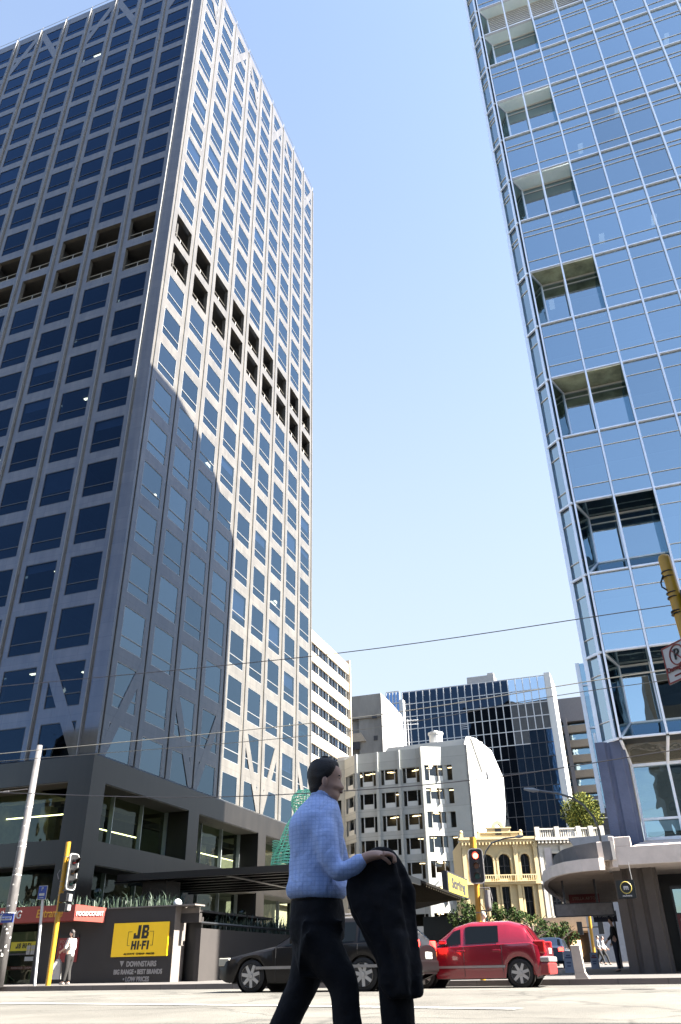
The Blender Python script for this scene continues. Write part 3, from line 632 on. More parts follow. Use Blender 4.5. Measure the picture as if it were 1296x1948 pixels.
# glazed entrance, left
EN=b=MB(); b.quad(G(-30,27.85,.5),G(-22,27.85,.5),G(-22,27.85,2.2),G(-30,27.85,2.2)); b.build('shop_window',m_gp,JB)
b=MB(); b.gbox((-30,28.6,.45),(-22,28.7,2.45),0); b.gbox((-30,27.86,1.5),(-22.05,27.95,2.2),1); b.gbox((-30,27.84,1.42),(-22.02,27.99,1.48),2); b.gbox((-30,27.86,.93),(-22.05,27.9,1.06),3); b.gbox((-22.1,27.82,.45),(-22,27.95,2.45),2)
for x in (-24.1,-23.85,-22.75): b.gbox((x,28.3,.45),(x+.14,28.4,.95),4)
b.tube([G(-25.6,28.1,1.0),G(-24.0,28.1,1.0),G(-23.2,28.1,.6)],.02,6,4)
b.build('entrance',[mat('entrance_dark',(.03,.03,.02),.8),mat('entrance_beige_band',(.35,.32,.22),.7),m_dkm,mat('red_glass_band',(.35,.03,.03),.5),mat('brass_bollards',(.5,.42,.28),.4,.4)],JB)
q=pv(27,1805,27.84)
m_jy=mat('shop_sign_yellow',(1.7,1.05,.005),.45,var=.03); m_jy2=mat('shop_sign_acid_yellow',(.8,.7,.01),.45,var=.03); m_blk=mat('black_vinyl',(.008,.008,.008),.5)
b=MB(); a=pv(24,1786,27.84); c=pv(72,1801,27.84); b.gbox((a[0],27.82,1.56),(c[0],27.845,1.86)); e=b.build('small_sign',m_jy2,JB)

_x=(a[0]+c[0])/2-.38
for g_,x_,w__ in (('J',0,.1),('B',.13,.1),('H',.3,.11),('I',.44,.035),('-',.49,.03),('F',.54,.08),('I',.65,.035)): _k=0
E_SMALL=(e,_x)

text('FOODCOURT / SHOPPING',.09,G((a[0]+c[0])/2+.1,27.83,.995),nB,(0,0,1),mat('pale_red_letters',(.6,.35,.3),.6),'lettering',JB)
b=MB(); 
for (x,z) in ((-22.62,1.66),(-22.42,1.66),(-22.62,1.5),(-22.42,1.5)): b.gbox((x,27.8,z-.07),(x+.17,27.815,z+.07))
b.gbox((-22.64,27.8,1.22),(-22.25,27.815,1.36)); b.build('notice',mat('white_notice',(.6,.6,.58),.7),JB)
# red poster behind the woman
b=MB(); a=pv(113,1785,27.48); c=pv(144,1830,27.48); b.gbox((a[0],27.47,c[2]),(c[0]+.02,27.498,a[2]),0); b.gbox((a[0],27.465,a[2]),(c[0]+.02,27.498,a[2]+.1),1)
e=b.build('poster',[mat('red_poster',(.4,.03,.03),.5),m_blk],JB)
text('FOOD\n& TAKE',.15,G(a[0]+.08,27.462,a[2]-.2),nB,(0,0,1),MATS['pale_red_letters'],'lettering',e,align='LEFT')
# big yellow sign
_SM=E_SMALL
a=pv(216,1757,27.47); c=pv(322,1755,27.47); z0=pv(266,1819.5,27.47)[2]; z1=a[2]+.0; xl=pv(215,1788,27.47)[0]; xr=pv(320,1788,27.47)[0]
b=MB(); b.gbox((xl,27.45,z0),(xr,27.498,z1)); SG=b.build('advert_board',m_jy,JB)
H=z1-z0; xm=(xl+xr)/2+.02
def T_(s,size,fx,fz,bold,sx): return text(s,size,G(xm+fx*(xr-xl),27.446,z0+fz*H),nB,(0,0,1),m_blk,'lettering',SG,bold=bold,sx=sx)
GL={'J':[(.55,0,1,1),(0,0,.55,.26),(0,.26,.3,.42)],'B':[(0,0,.38,1),(.38,.78,.86,1),(.38,.42,.86,.6),(.38,0,.9,.22),(.68,.6,.95,.84),(.68,.18,1,.46)],'H':[(0,0,.36,1),(.64,0,1,1),(.36,.38,.64,.62)],'I':[(0,0,1,1)],'F':[(0,0,.38,1),(.38,.76,1,1),(.38,.4,.9,.62)],'-':[(0,.38,1,.58)]}
def block(gl,x,z,wd,h,mt,par,v=27.442,sh=.08):
    b=MB()
    for (x0,y0,x1,y1) in GL[gl]: P=[G(x+a*wd+sh*c*h,v,z+c*h) for a,c in ((x0,y0),(x1,y0),(x1,y1),(x0,y1))]; b.prism(P,uB*.004)
    b.build('letter',mt,par)
W_=xr-xl
block('J',xm-.3,z0+.52*H,.27,.40*H,m_blk,SG); block('B',xm+.03,z0+.52*H,.28,.40*H,m_blk,SG)
for g_,x_,w__ in (('H',-.36,.2),('I',-.12,.075),('-',-.015,.06),('F',.075,.17),('I',.275,.075)): block(g_,xm+x_,z0+.2*H,w__,.26*H,m_blk,SG); T_('ALWAYS  CHEAP  PRICES',.075,.0,.075,.003,1.5)
b=MB()
def ln(x0,f0,x1,f1): b.tube([G(xm+x0,27.446,z0+f0*H),G(xm+x1,27.446,z0+f1*H)],.007,4)
for s in (-1,1): ln(s*.36,.73,s*.52,.73); ln(s*.52,.73,s*.52,.32); ln(s*.52,.32,s*.42,.32)
b.build('logo_line',m_blk,SG)
for g_,x_,w__ in (('J',0,.1),('B',.13,.1),('H',.3,.11),('I',.44,.035),('-',.49,.03),('F',.54,.08),('I',.65,.035)): block(g_,_SM[1]+x_,1.64,w__,.17,m_blk,_SM[0],27.812)
mgt=mat('grey_white_paint_letters',(.5,.47,.45),.8,var=.1)
for s,py,sz,sx,dx in (('DOWNSTAIRS',1834,.225,.84,.14),('BIG RANGE • BEST BRANDS',1849,.2,.8,.02),('• LOW PRICES',1863,.2,.84,-.02)):
    zz=pv(266,py,27.49)[2]; text(s,sz,G(xm+dx-.03,27.493,zz),nB,(0,0,1),mgt,'painted_lettering',JB,bold=.008,sx=sx)
zz=pv(266,1833,27.49)[2]; b=MB(); b.prism([G(xm-.78,27.492,zz+.09),G(xm-.6,27.492,zz+.09),G(xm-.69,27.492,zz-.09)],uB*.004); b.build('painted_arrow',mgt,JB)
# ramp railing and terrace plants
b=MB(); b.tube([G(-15.5,28.2,2.3),G(-15.5,46,2.3)],.05,6)
for k in range(10): b.tube([G(-15.5,28.3+k*1.9,2.1),G(-15.5,28.3+k*1.9,2.3)],.03,5)
b.build('railing',mat('black_rail',(.02,.02,.02),.4),JB)
def grass(w0,w1,v0,v1,z,n,name,lab,hmin=.35,hmax=.85):
    rnd=random.Random(n); b=MB(); b.fixn=False
    for i in range(n):
        x=rnd.uniform(w0,w1); y=rnd.uniform(v0,v1); h=rnd.uniform(hmin,hmax); a=rnd.uniform(0,6.28); l=rnd.uniform(.2,.6)*h; d=Vector((math.cos(a),math.sin(a),0)); s=Vector((-d.y,d.x,0))*.018
        p0=G(x,y,z); p1=p0+d*l*.4+Vector((0,0,h*.75)); p2=p0+d*l+Vector((0,0,h*rnd.uniform(.7,1.05)))
        b.quad(p0-s,p0+s,p1+s,p1-s,i%2); b.add([p1-s,p1+s,p2],[(0,1,2)],i%2)
    o=b.build('ornamental_grass',[mat('flax_dark_green',(.03,.06,.035),.5),mat('flax_pale_green',(.06,.095,.06),.5)]); return tag(o,lab,'grass',kind='stuff')
grass(-34,-17.2,28.6,30.6,2.72,2600,'a','spiky dark green flax planted along the top of the shop block')
grass(-19,-15.7,30.5,45,2.0,2400,'b','spiky green flax behind the dark ramp wall railing',.4,1.0)
GR='round globe lamps on the terrace'
for (px,py,v,lab) in ((338,1719,29.2,'small white globe lamp above the end of the shop block'),(186,1698,31.5,'clear globe lamp on the terrace above the red fascia'),(461,1737,38,'clear globe lamp beside the stone pier under the black canopy')):
    q=pv(px,py,v); t=thing('globe_lamp',G(q[0],v,2.7 if v<36 else 2.1),lab,'lamp',GR)
    b=MB(); b.sphere(G(*q),.17); b.build('globe',mat('opal_globe',(.75,.77,.8),.2,spec=.8) if px==338 else m_gp,t,smooth=True)
    b=MB(); b.tube([G(q[0],v,2.7 if v<36 else 2.1),G(q[0],v,q[2]-.15)],.03,6); b.build('post',m_dkm,t)
# ================================================================= black canopy
BC=thing('entrance_canopy',G(-20,38,5),'thin black flat canopy jutting out from the side of the stone tower','canopy')
b=MB(); b.gbox((-25.6,37.6,4.95),(-12.3,47.5,5.1),0)
b.gbox((-25.6,37.5,4.82),(-12.2,37.6,5.14),1); b.gbox((-12.3,37.6,4.82),(-12.2,47.5,5.14),1)
b.build('roof_plate',[mat('canopy_underside_grey',(.1,.095,.09),.6,var=.2),mat('canopy_black',(.008,.008,.01),.3)],BC)
b=MB(); 
for k in range(7): b.gbox((-26.5,38.6+k*1.3,4.84),(-12.35,38.75+k*1.3,4.948))
b.gbox((-19.5,37.65,4.8),(-19.2,47.3,4.95)); b.build('rib',mat('canopy_black',(.008,.008,.01),.3),BC)
b=MB(); b.gbox((-24.5,38.2,.4),(-23.1,39.6,4.84)); b.build('column',mat('black_polished_column',(.015,.013,.013),.25),BC)
# ================================================================= green wire figure on the canopy
WF=thing('wire_sculpture',G(-17.2,42,5.12),'tall green wire mesh robed figure standing on the black canopy','sculpture')
m_wire=mat('green_wire',(.6,1.65,1.05),.4); cx=G(-17.1,42,0)
prof=[(0,1.62),(.45,1.78),(.9,1.7),(1.4,1.42),(1.9,1.22),(2.35,1.05),(2.7,.82),(2.95,.62),(3.1,.55),(3.35,.68),(3.7,.74),(4.0,.66),(4.2,.42),(4.3,.1)]
def rad(z):
    for (a,ra),(c,rc) in zip(prof,prof[1:]):
        if a<=z<=c: return ra+(rc-ra)*(z-a)/(c-a)
    return .1
b=MB(); rnd=random.Random(3)
for i in range(29):
    z=i*.15; r=rad(z); j=.02 if z<2.6 else .05
    b.tube([cx+Vector((r*math.cos(t*math.pi/13),r*.8*math.sin(t*math.pi/13),5.14+z+rnd.uniform(-j,j))) for t in range(27)],.026,4,caps=False)
for t in range(26):
    b.tube([cx+Vector((rad(z*.17)*math.cos(t*math.pi/13),rad(z*.17)*.8*math.sin(t*math.pi/13),5.14+z*.17)) for z in range(26)],.022,4,caps=False)
b.build('body',m_wire,WF)
b=MB()
for s in (-1,):
  for k in range(7):
    z=.5+k*.12; b.tube([cx+Vector((s*(1.5+.18*math.cos(t*.5)),-.5+.3*math.sin(t*.5),5.5+z)) for t in range(14)],.016,4,caps=False)
b.build('sleeve',m_wire,WF)
b=MB(); b.tube([cx+Vector((-.35,-.9,5.14)),cx+Vector((-.35,-.9,6.9))],.05,6); b.build('pale_post',mat('pale_post',(.6,.6,.5),.6),WF)

# ================================================================= buildings beyond
def gwin(b,w0,w1,z0,z1,v,mi=0): b.quad(G(w0,v,z0),G(w1,v,z0),G(w1,v,z1),G(w0,v,z1),mi)
# cream banded block
CB=thing('banded_office_block',G(-50,112,1),'cream office block with long ribbon windows rising behind the stone tower','office block')
m_cream=mat('cream_spandrel',(.72,.60,.46),.7,var=.05,scale=.5)
b=MB(); z=48.5; rows=[]
top=48.5; wt=46.55
b.gbox((-44.3,100,wt),(-44,128.8,top))
k=0
while wt>8:
    wb=wt-1.62; nx=wt-3.22; b.gbox((-44.3,100,nx),(-44,128.8,wb)); rows.append((wb,wt)); wt=nx
b.gbox((-70,100,1),(-44.6,128.8,48)); b.gbox((-44.6,128.5,1),(-43.7,128.9,49.2)); b.build('wall',m_cream,CB)
m_gd=glass('ribbon_glass',(.2,.22,.25),(.75,.85,.95),2.2,.04,.4)
for (z0,z1) in rows:
    b=MB(); b.quad(G(-44.25,100,z0),G(-44.25,128.5,z0),G(-44.25,128.5,z1),G(-44.25,100,z1),0); 
    n=19
    for i in range(n): v=100.5+i*1.5; b.gbox((-44.28,v-.06,z0),(-44.15,v+.06,z1),1 if i%3 else 2)
    b.build('ribbon_window',[m_gd,m_dkm,mat('window_grey_pier',(.5,.5,.48),.6)],CB)
b=MB()
for (z0,z1) in rows: b.gbox((-44.58,100,z0),(-44.5,128.5,z1))
b.build('interior',mat('dim_office',(.2,.19,.17),.9),CB)
# weathered concrete building with a brilliant white flank
CC=thing('concrete_building',G(-45,150,1.5),'weathered grey concrete building with a sloping white flank wall','building')
b=MB(); b.gbox((-60,150,44.7),(-44.6,151,49.4),0); b.gbox((-49.5,150.4,1.5),(-44.5,151.5,44.7),0); b.gbox((-60,151,38),(-49.5,152,44.7),0)
b.build('wall',mat('stained_concrete',(.36,.34,.31),.85,var=.25,scale=.35,stretch=(1,1,.3)),CC)
b=MB(); b.prism([G(-44.5,150,1.5),G(-44.5,150,49.4),G(-42.3,151.5,46.5),G(-41.0,151.5,1.5)],uB*6); b.build('flank_wall',mat('white_render_flank',(.85,.83,.8),.8,var=.03),CC)
b=MB()
for z0 in (41.8,37.6,33.4): b.prism([G(-55,149.9,z0),G(-49,149.9,z0),G(-48,149.9,z0-1.7),G(-55,149.9,z0-1.7)],uB*2)
b.build('balcony_band',mat('cream_balcony_band',(.6,.5,.38),.8),CC)
b=MB(); b.gbox((-46.5,149.95,45.0-.6),(-45.5,150.1,45.2)); b.gbox((-46.4,150.3,40.1),(-45.6,150.39,41)); b.gbox((-55,149.97,34.5),(-49.3,150.2,36)); b.gbox((-55,149.97,38.6),(-49.3,150.2,40.2)); b.build('window',m_dkm,CC)
# black gridded glass tower
BT=thing('black_glass_tower',G(-35,200,2),'wide black glass tower with a white window grid and a white edge','office tower')
m_bg=glass('black_mirror_glass',(.04,.05,.08),(.4,.58,.85),1.65,.05,.12); m_grid=mat('white_grid_bar',(.75,.76,.78),.5,var=.03)
wl,wr,zb,zt=-53.3,-15.6,2,65
rnd=random.Random(9)
b=MB(); ncol=20; cw=(wr-wl)/ncol; nr=16; ch=3.35
def lightpane(c,r): return r<8 and c>=15 and not (c>=17 and r>=4)
def lowblue(c,r): return c>=15
gp={}
for c in range(ncol):
    for r in range(nr):
        key='sky_pane' if (c>=15 and r<4) or (c in (15,16) and r==4) else ('blue_pane' if c>=15 else 'dark_pane')
        gp.setdefault(key,MB()); x0=wl+c*cw; z1=zt-r*ch
        t=rnd.uniform(-.012,.012)
        gp[key].quad(G(x0,200,z1-ch),G(x0+cw,200+t,z1-ch),G(x0+cw,200+t,z1),G(x0,200,z1))
for k_,q in gp.items():
    q.build('glazing',{'dark_pane':m_bg,'blue_pane':glass('blue_mirror_glass',(.08,.12,.2),(.30,.55,.95),3.0,.03,.12),'sky_pane':glass('sky_mirror_glass',(.4,.45,.5),(.85,.93,1.),7.,.03,.12)}[k_],BT)
b=MB(); d=MB()
for c in range(ncol+1):
    rr=nr if False else (8 if c<12 else 7-(c-12) if c<15 else 5 if c<17 else 4); rr=max(rr,4); 
    b.gbox((wl+c*cw-.11,199.85,zt-rr*ch),(wl+c*cw+.11,199.99,zt)); d.gbox((wl+c*cw-.08,199.9,zb),(wl+c*cw+.08,199.99,zt-rr*ch))
for r in range(nr+1):
    z=zt-r*ch
    cmax={0:20,1:20,2:20,3:20,4:20,5:17,6:14,7:13,8:12}.get(r,0)
    if cmax: b.gbox((wl,199.8,z-.1),(wl+cmax*cw,199.849,z+.1))
    if cmax<20: d.gbox((wl+cmax*cw,199.8,z-.09),(wr,199.849,z+.09))
for r in (1,3,5): 
    for q_ in range(3): b.gbox((wl+8*cw+.2,199.86,zt-r*ch-.4-q_*.5),(wl+9*cw-.2,199.98,zt-r*ch-.28-q_*.5))
b.build('white_grid',m_grid,BT); d.build('dark_grid',m_dkm,BT)
b=MB(); b.gbox((wr+.003,199.7,zb),(wr+1.5,212,zt+.6)); b.build('white_edge',mat('white_edge_panel',(.85,.84,.82),.6,var=.02),BT)
b=MB(); b.gbox((wl,200.3,zb),(wr,212,zt-.2)); b.build('core',m_int,BT)
b=MB(); b.gbox((-36,203,zt),(-28.8,208,zt+2.9)); b.gbox((-30.5,203.2,zt+2.9),(-28.9,205,zt+3.5)); b.gbox((-35.8,202.9,zt+.1),(-35,203,zt+1.8)); b.build('plant_room',mat('plant_room_pale',(.55,.54,.54),.8),BT)
# its narrow blue wing to the left
b=MB(); b.quad(G(-57.2,198,40),G(-53.6,198,40),G(-53.6,198,64.7),G(-57.2,198,64.7)); wn=b.build('wing_glass',MATS['blue_mirror_glass'],BT)
b=MB()
for x in (-57.2,-56.3,-55.4,-54.5,-53.6): b.gbox((x-.12,197.8,40),(x+.12,197.99,64.7))
for k in range(8): b.gbox((-57.2,197.75,43+k*3.1),(-53.6,197.799,43.25+k*3.1))
b.gbox((-53.6,197.7,40),(-52.6,205,62.5)); b.build('wing_grid',m_grid,BT)
# banded building with louvres, right
LB=thing('louvred_building',G(-12,230,2),'grey building with tan bands and stacked dark louvres at the end of the street','building')
b=MB(); b.gbox((-20,230,60.5),(-4,236,67.2),0); b.gbox((-20,232,2),(-4,236,60.5),1)
for k in range(6): b.gbox((-20,230.5,57.5-k*4.1),(-4,232,59.5-k*4.1),2)
for x in (-14.6,-6.6): b.gbox((x,229.5,38 if x<-10 else 30),(x+1,231,61.5),0)
b.build('wall',[mat('taupe_concrete',(.3,.27,.27),.8),m_g2c,mat('tan_band',(.48,.38,.28),.8)],LB)
b=MB()
for k in range(6):
    z=38.5-k*4.6
    for j in range(12): b.gbox((-13.4,229.2,z-j*.34),(-5.5,229.5,z-j*.34+.2),0)
    b.gbox((-13.6,229.1,z+.3),(-5.3,229.5,z+.55),1)
b.gbox((-13.5,229.5,8),(-5.4,230,40),0); b.build('louvre',[mat('slate_louvre',(.09,.09,.11),.6),m_grid],LB)
# precast office building with angled bays
PB=thing('precast_office_building',G(-28,108,1.1),'pale precast concrete office building with angled bays and slot windows','office building')
m_pc=brickish('pale_precast_panels',(.64,.66,.63),9,3.25,.75,rough=.75,var=.06,ms=.04)
m_slot=glass('slot_window_glass',(.25,.27,.28),(.6,.65,.7),1.7,.04,.5)
v0=108; ztop,zr0=27.4,24.9; fl=3.02
pts=[(-46,110.5),(-42.4,110.5),(-38.4,110.5),(-36.0,108),(-31.6,108),(-27.2,108),(-24.6,110.2),(-21.6,110.2),(-21.3,108),(-15.9,108)]
pts=[(-50,111),(-38.9,111),(-36.3,108.4),(-26.9,108.4),(-26.5,107.5),(-23.9,108.9),(-20.3,108.9)]
b=MB(); wn=[]; bays=[]
def seg(a,c,wins):
    A=G(*a,0); Cc=G(*c,0); d=(Cc-A); L=d.length; d/=L; inn=Vector((-d.y,d.x,0))
    if inn.dot(uB)<0: inn=-inn
    T=lambda x,y,z: A+d*x+inn*y+Vector((0,0,z))
    b.box((0,0,zr0),(L,.5,ztop),0,T)
    for f in range(7):
        zt=zr0-.05-f*fl; zlo=zt-2.0 ; nb=zt-fl
        b.box((0,0,nb),(L,.4,zlo),0,T)
        xs=0
        for (x0,x1) in wins:
            b.box((xs,0,zlo),(x0,.4,zt+.05 if f==0 else zt),0,T); xs=x1
            bays.append((T,x0,x1,zlo,zt))
        b.box((xs,0,zlo),(L,.4,zt+.05 if f==0 else zt),0,T)
seg(pts[0],pts[1],[(7.5,10.5)]); seg(pts[1],pts[2],[(.3,3.3)]); seg(pts[2],pts[3],[(.5,3.0),(3.65,6.15),(6.8,9.25)])
seg(pts[3],pts[4],[(.15,.8)]); seg(pts[4],pts[5],[(.35,3.7)]); seg(pts[5],pts[6],[(.15,1.3)])
b.gbox((-50,112,1),(-20.6,130,27)); b.build('wall',m_pc,PB)
b=MB(); 
for x in (-36.4,-33.3,-30.1,-27.0): b.gbox((x,108.1,4),(x+.35,108.399,ztop))
b.build('pilaster',m_pc,PB)
m_pcb=mat('precast_light_panel',(.85,.87,.85),.7,var=.05)
for i,(T,x0,x1,z0,z1) in enumerate(bays):
    q=MB(); w_=x1-x0
    q.quad(T(x0,.3,z0),T(x1,.3,z0),T(x1,.3,z1),T(x0,.3,z1),0)
    if w_>1.5:
        s=.22*w_; q.box((x0+s,.05,z0),(x1-s,.29,z0+.62),1,T)
        for xx in (x0+s-.06,x1-s): q.box((xx,.02,z0),(xx+.06,.29,z1),1,T)
    q.build('window',[m_slot,m_pcb],PB)
q=MB()
for i,(T,x0,x1,z0,z1) in enumerate(bays):
    q.box((x0-.2,2.2,z0),(x1+.2,2.3,z1),0,T); q.box((x0-.2,.45,z1-.02),(x1+.2,2.2,z1+.03),0,T)
q.build('interior',mat('dim_office',(.2,.19,.17),.9),PB)
rnd=random.Random(2)
q=MB()
for i,(T,x0,x1,z0,z1) in enumerate(bays):
    if rnd.random()<.7:
        for _ in range(rnd.choice((1,2,3))):
            xx=rnd.uniform(x0+.2,max(x0+.3,x1-.9)); yy=rnd.uniform(.8,1.8); q.box((xx,yy,z1-.12),(xx+.7,yy+.15,z1-.03),0,T)
tag(q.build('office_light',mat('warm_ceiling_tube',(1,.8,.5),.5,emit=(1,.7,.35),es=2.2),PB))
# sunlit flank with faceted top
m_wf2=mat('white_rendered_flank',(.84,.84,.82),.75,var=.04,scale=.4)
b=MB(); fl_=[(108.9,1),(108.9,27.4),(111,29.0),(117,30.1),(130.6,31.3),(140.5,28.8),(139,23.5),(135,19.6),(135,1)]
b.prism([G(-20.6,v,z) for v,z in fl_],nB*.3); b.build('flank_wall',m_wf2,PB); b=MB()
for vv in (114,120,126,132): b.gbox((-20.29,vv,2),(-20.275,vv+.12,27))
b.build('panel_joint',m_pcb,PB)
b=MB(); b.prism([G(-33,110.5,27.3),G(-32,110.5,28.4),G(-20.7,110.5,28.6),G(-20.61,110.5,27.3)],uB*14); b.gbox((-40,111,27.3),(-33,124,27.9)); b.build('roof_parapet',m_wf2,PB)
b=MB(); b.prism([G(-20.28,112,29),G(-20.28,121,30.4),G(-20.28,119,25.5)],nB*.25); b.build('roof_facet',m_pcb,PB)
b=MB(); q=pw(927,1475,-20.27); b.prism([G(-20.28,q[1]-1.1,q[2]),G(-20.28,q[1],q[2]-.8),G(-20.28,q[1]+1.1,q[2]),G(-20.28,q[1],q[2]+.8)],nB*.05); b.build('diamond_window',m_dkm,PB)
b=MB(); c0=G(-25.2,112,27.9); n=14
for (z0,z1,r0,r1) in ((0,2.0,.95,.95),(2.0,2.3,1.1,1.1),(2.3,2.6,.5,.3)):
    b.tube([c0+Vector((0,0,z0)),c0+Vector((0,0,z1))],[r0,r1],14)
b.build('roof_vent',m_wf2,PB)
b=MB(); b.tube([G(-26.9,108.2,6),G(-26.9,108.2,24.5)],.1,6); b.build('downpipe',m_grid,PB); 
b=MB(); q=pv(880,1622,108.2); c0=G(q[0],107.4,q[2]); b.tube([G(q[0],108.3,q[2]),c0,c0+nB*-.9],.07,6); b.build('wall_bracket',m_grid,PB)
q=pv(1024,1300,108)
# TV aerial
AE=thing('roof_aerial',G(-29.5,113,27.9),'thin television aerial standing on the precast building roof','aerial')
b=MB(); c0=G(-29.5,113,27.9); b.tube([c0,c0+Vector((0,0,5))],.06,6); b.build('mast',m_grid,AE); b=MB()
for z in (4.2,4.8): b.tube([c0+Vector((-1.4,0,z)),c0+Vector((1.6,0,z+.1))],.04,4); 
for k in range(6): b.tube([c0+Vector((-1.2+k*.5,-.4,4.8)),c0+Vector((-1.2+k*.5,.4,4.8))],.03,4)
b.build('rods',m_grid,AE)

# the building on the near right corner, out of view, whose shadow covers the walking man
m_rear=brickish('rear_block_render',(.3,.25,.19),3,3.4,.5,rough=.8)
for (w0,w1,v1_,h,lab) in ((-75,-42,-17,30,'cream banded office building behind the viewpoint seen only in reflections, taller left one'),(-41,-2,-15,9,'low cream shop building behind the viewpoint seen only in reflections'),(3.3,19,-16,27,'tall cream office building behind the viewpoint seen only in reflections')):
    rb=thing('rear_building',G((w0+w1)/2,v1_,0),lab,'building','buildings across the street behind the viewpoint')
    b=MB(); nf=int(h/3.6); b.gbox((w0,v1_-20,0),(w1,v1_-.6,h))
    for f in range(nf+1): b.gbox((w0,v1_-.6,f*3.6-.2 if f else 0),(w1,v1_,min(h+.8,f*3.6+1.1)))
    for k in range(int((w1-w0)/4)+1): b.gbox((w0+k*4,v1_-.6,0),(w0+k*4+.7,v1_+.15,h))
    b.build('wall',m_rear,rb); b=MB()
    for f in range(nf): b.quad(G(w0,v1_-.55,f*3.6+1.1),G(w1,v1_-.55,f*3.6+1.1),G(w1,v1_-.55,f*3.6+3.4),G(w0,v1_-.55,f*3.6+3.4))
    tag(b.build('window',mat('rear_window_dark',(.02,.025,.03),.1,spec=.8),rb),kind='stuff')
NB_=thing('near_corner_building',G(24,0,0),'plain office building on the near right corner outside the view','building')
b=MB(); b.gbox((22,-50,0),(45,12.7,34)); b.build('wall',m_side,NB_)
b=MB()
for f in range(9):
    for k in range(12): q0=-48+k*5; b.quad(G(21.98,q0,2+f*3.6),G(21.98,q0+3.5,2+f*3.6),G(21.98,q0+3.5,4.2+f*3.6),G(21.98,q0,4.2+f*3.6))
tag(b.build('window',m_g1,NB_),kind='stuff')
# ---- ornate yellow and white facades
def arch(b,cx,cz,r,v0,v1,mi,n=12,w=.22):
    po=[G(cx+(r+w)*math.cos(math.pi*i/n),v0,cz+(r+w)*math.sin(math.pi*i/n)) for i in range(n+1)]; pi_=[G(cx+r*math.cos(math.pi*i/n),v0,cz+r*math.sin(math.pi*i/n)) for i in range(n+1)]
    for i in range(n): b.prism([pi_[i],po[i],po[i+1],pi_[i+1]],uB*(v1-v0),mi)
def heritage(root,w0,w1,rows,m,ztop,v=95,arched=()):
    wall=MB()
    xs=[]; z=1.0; cur=z
    # rows: list of (z0,z1,[(wa,wb)],arched)
    for (z0,z1,ws_,ar) in rows:
        wall.gbox((w0,v,cur),(w1,v+.5,z0)); x=w0
        for (a,c) in ws_: wall.gbox((x,v,z0),(a,v+.5,z1)); x=c
        wall.gbox((x,v,z0),(w1,v+.5,z1)); cur=z1
        for (a,c) in ws_:
            q=MB(); gwin(q,a-.02,c+.02,z0,z1,v+.35,0); q.gbox(((a+c)/2-.03,v+.27,z0),((a+c)/2+.03,v+.34,z1),1); q.gbox((a,v+.27,(z0+z1)/2),(c,v+.335,(z0+z1)/2+.06),1); q.build('window',[m_slot,m_dkm],root)
            if ar:
                r=(c-a)/2; cxx=(a+c)/2
                for s in (-1,1):
                    P=[G(cxx+s*r,v-.001,z1)]+[G(cxx+s*r*math.cos(math.pi/2*i/6),v-.001,z1-r+r*math.sin(math.pi/2*i/6)) for i in range(7)]
                    wall.prism(P,uB*.3)
                arch(wall,cxx,z1-r,r,v-.14,v-.002,0)
                for s in (-1,1): wall.gbox((cxx+s*(r+.11)-.11,v-.12,z0),(cxx+s*(r+.11)+.11,v-.002,z1-r))
            else:
                wall.gbox((a-.2,v-.14,z1),(c+.2,v-.002,z1+.22)); 
                for s in (a-.18,c): wall.gbox((s,v-.1,z0),(s+.18,v-.002,z1))
    wall.gbox((w0,v,cur),(w1,v+.5,ztop)); wall.gbox((w0,v+.5,1),(w0+.4,v+9,ztop)); wall.gbox((w1-.4,v+.5,1),(w1,v+9,ztop)); wall.build('wall',m,root); q=MB(); q.gbox((w0+.45,v+1.6,1.1),(w1-.45,v+1.8,ztop-.3)); q.gbox((w0+.45,v+.55,ztop-.3),(w1-.45,v+9,ztop-.1)); q.build('interior',m_int,root)
m_yel=mat('yellow_stucco',(.85,.68,.38),.8,var=.08,scale=1.2); m_wht=mat('white_stucco',(.78,.74,.66),.8,var=.05,scale=1.2)
YB=thing('yellow_heritage_building',G(-15,95,1),'ornate yellow stucco building with paired arched windows and a stepped gable','building')
wy=[(-17.25,-15.95),(-15.35,-14.05),(-12.9,-11.9)]
heritage(YB,-19.4,-11.0,[(1.1,4.2,[(-18.6,-16),(-15,-12)],False),(5.3,8.35,[(-16.75,-15.9),(-15.3,-14.45),(-12.9,-11.95)],False),(9.15,12.0-.35,wy,True)],m_yel,13.1)
b=MB()
for x in (-19.3,-17.95,-13.6,-11.4): b.gbox((x,94.75,5),(x+.42,94.999,12.6)); b.gbox((x-.1,94.7,12.3),(x+.52,94.749,12.75)); b.gbox((x-.1,94.7,8.5),(x+.52,94.749,8.8))
b.gbox((-19.6,94.4,13.1),(-10.9,95.4,13.35)); b.gbox((-19.5,94.55,12.8),(-10.95,95,13.099)); b.gbox((-19.5,94.5,8.55),(-11,94.99,8.8)); b.gbox((-19.5,94.6,4.5),(-11,94.99,4.8))
b.gbox((-17.6,94.3,8.8),(-11.2,94.42,8.86)); b.gbox((-17.6,94.3,9.4),(-11.2,94.45,9.5))
for k in range(26): 
    if k not in (14,): b.gbox((-17.5+k*.245,94.3,8.86),(-17.42+k*.245,94.42,9.4))
for k in range(22): b.gbox((-19.3+k*.38,94.45,12.55),(-19.15+k*.38,94.549,12.8))
b.build('moulding',m_yel,YB)
b=MB()
for (a,c,z) in ((-17.2,-12.8,13.8),(-16.3,-13.7,14.3)): b.gbox((a,94.8,13.35),(c,95.2,z)); b.gbox((a-.12,94.7,z),(c+.12,95.3,z+.12))
arch(b,-15.05,14.45,.3,94.7,95.3,0,10,.35)
for x in (-19.4,-17.5,-12.7): b.gbox((x,94.7,13.35),(x+.35,95.1,13.8)); b.sphere(G(x+.17,94.9,13.95),.2,8,6)
b.build('gable',m_yel,YB)
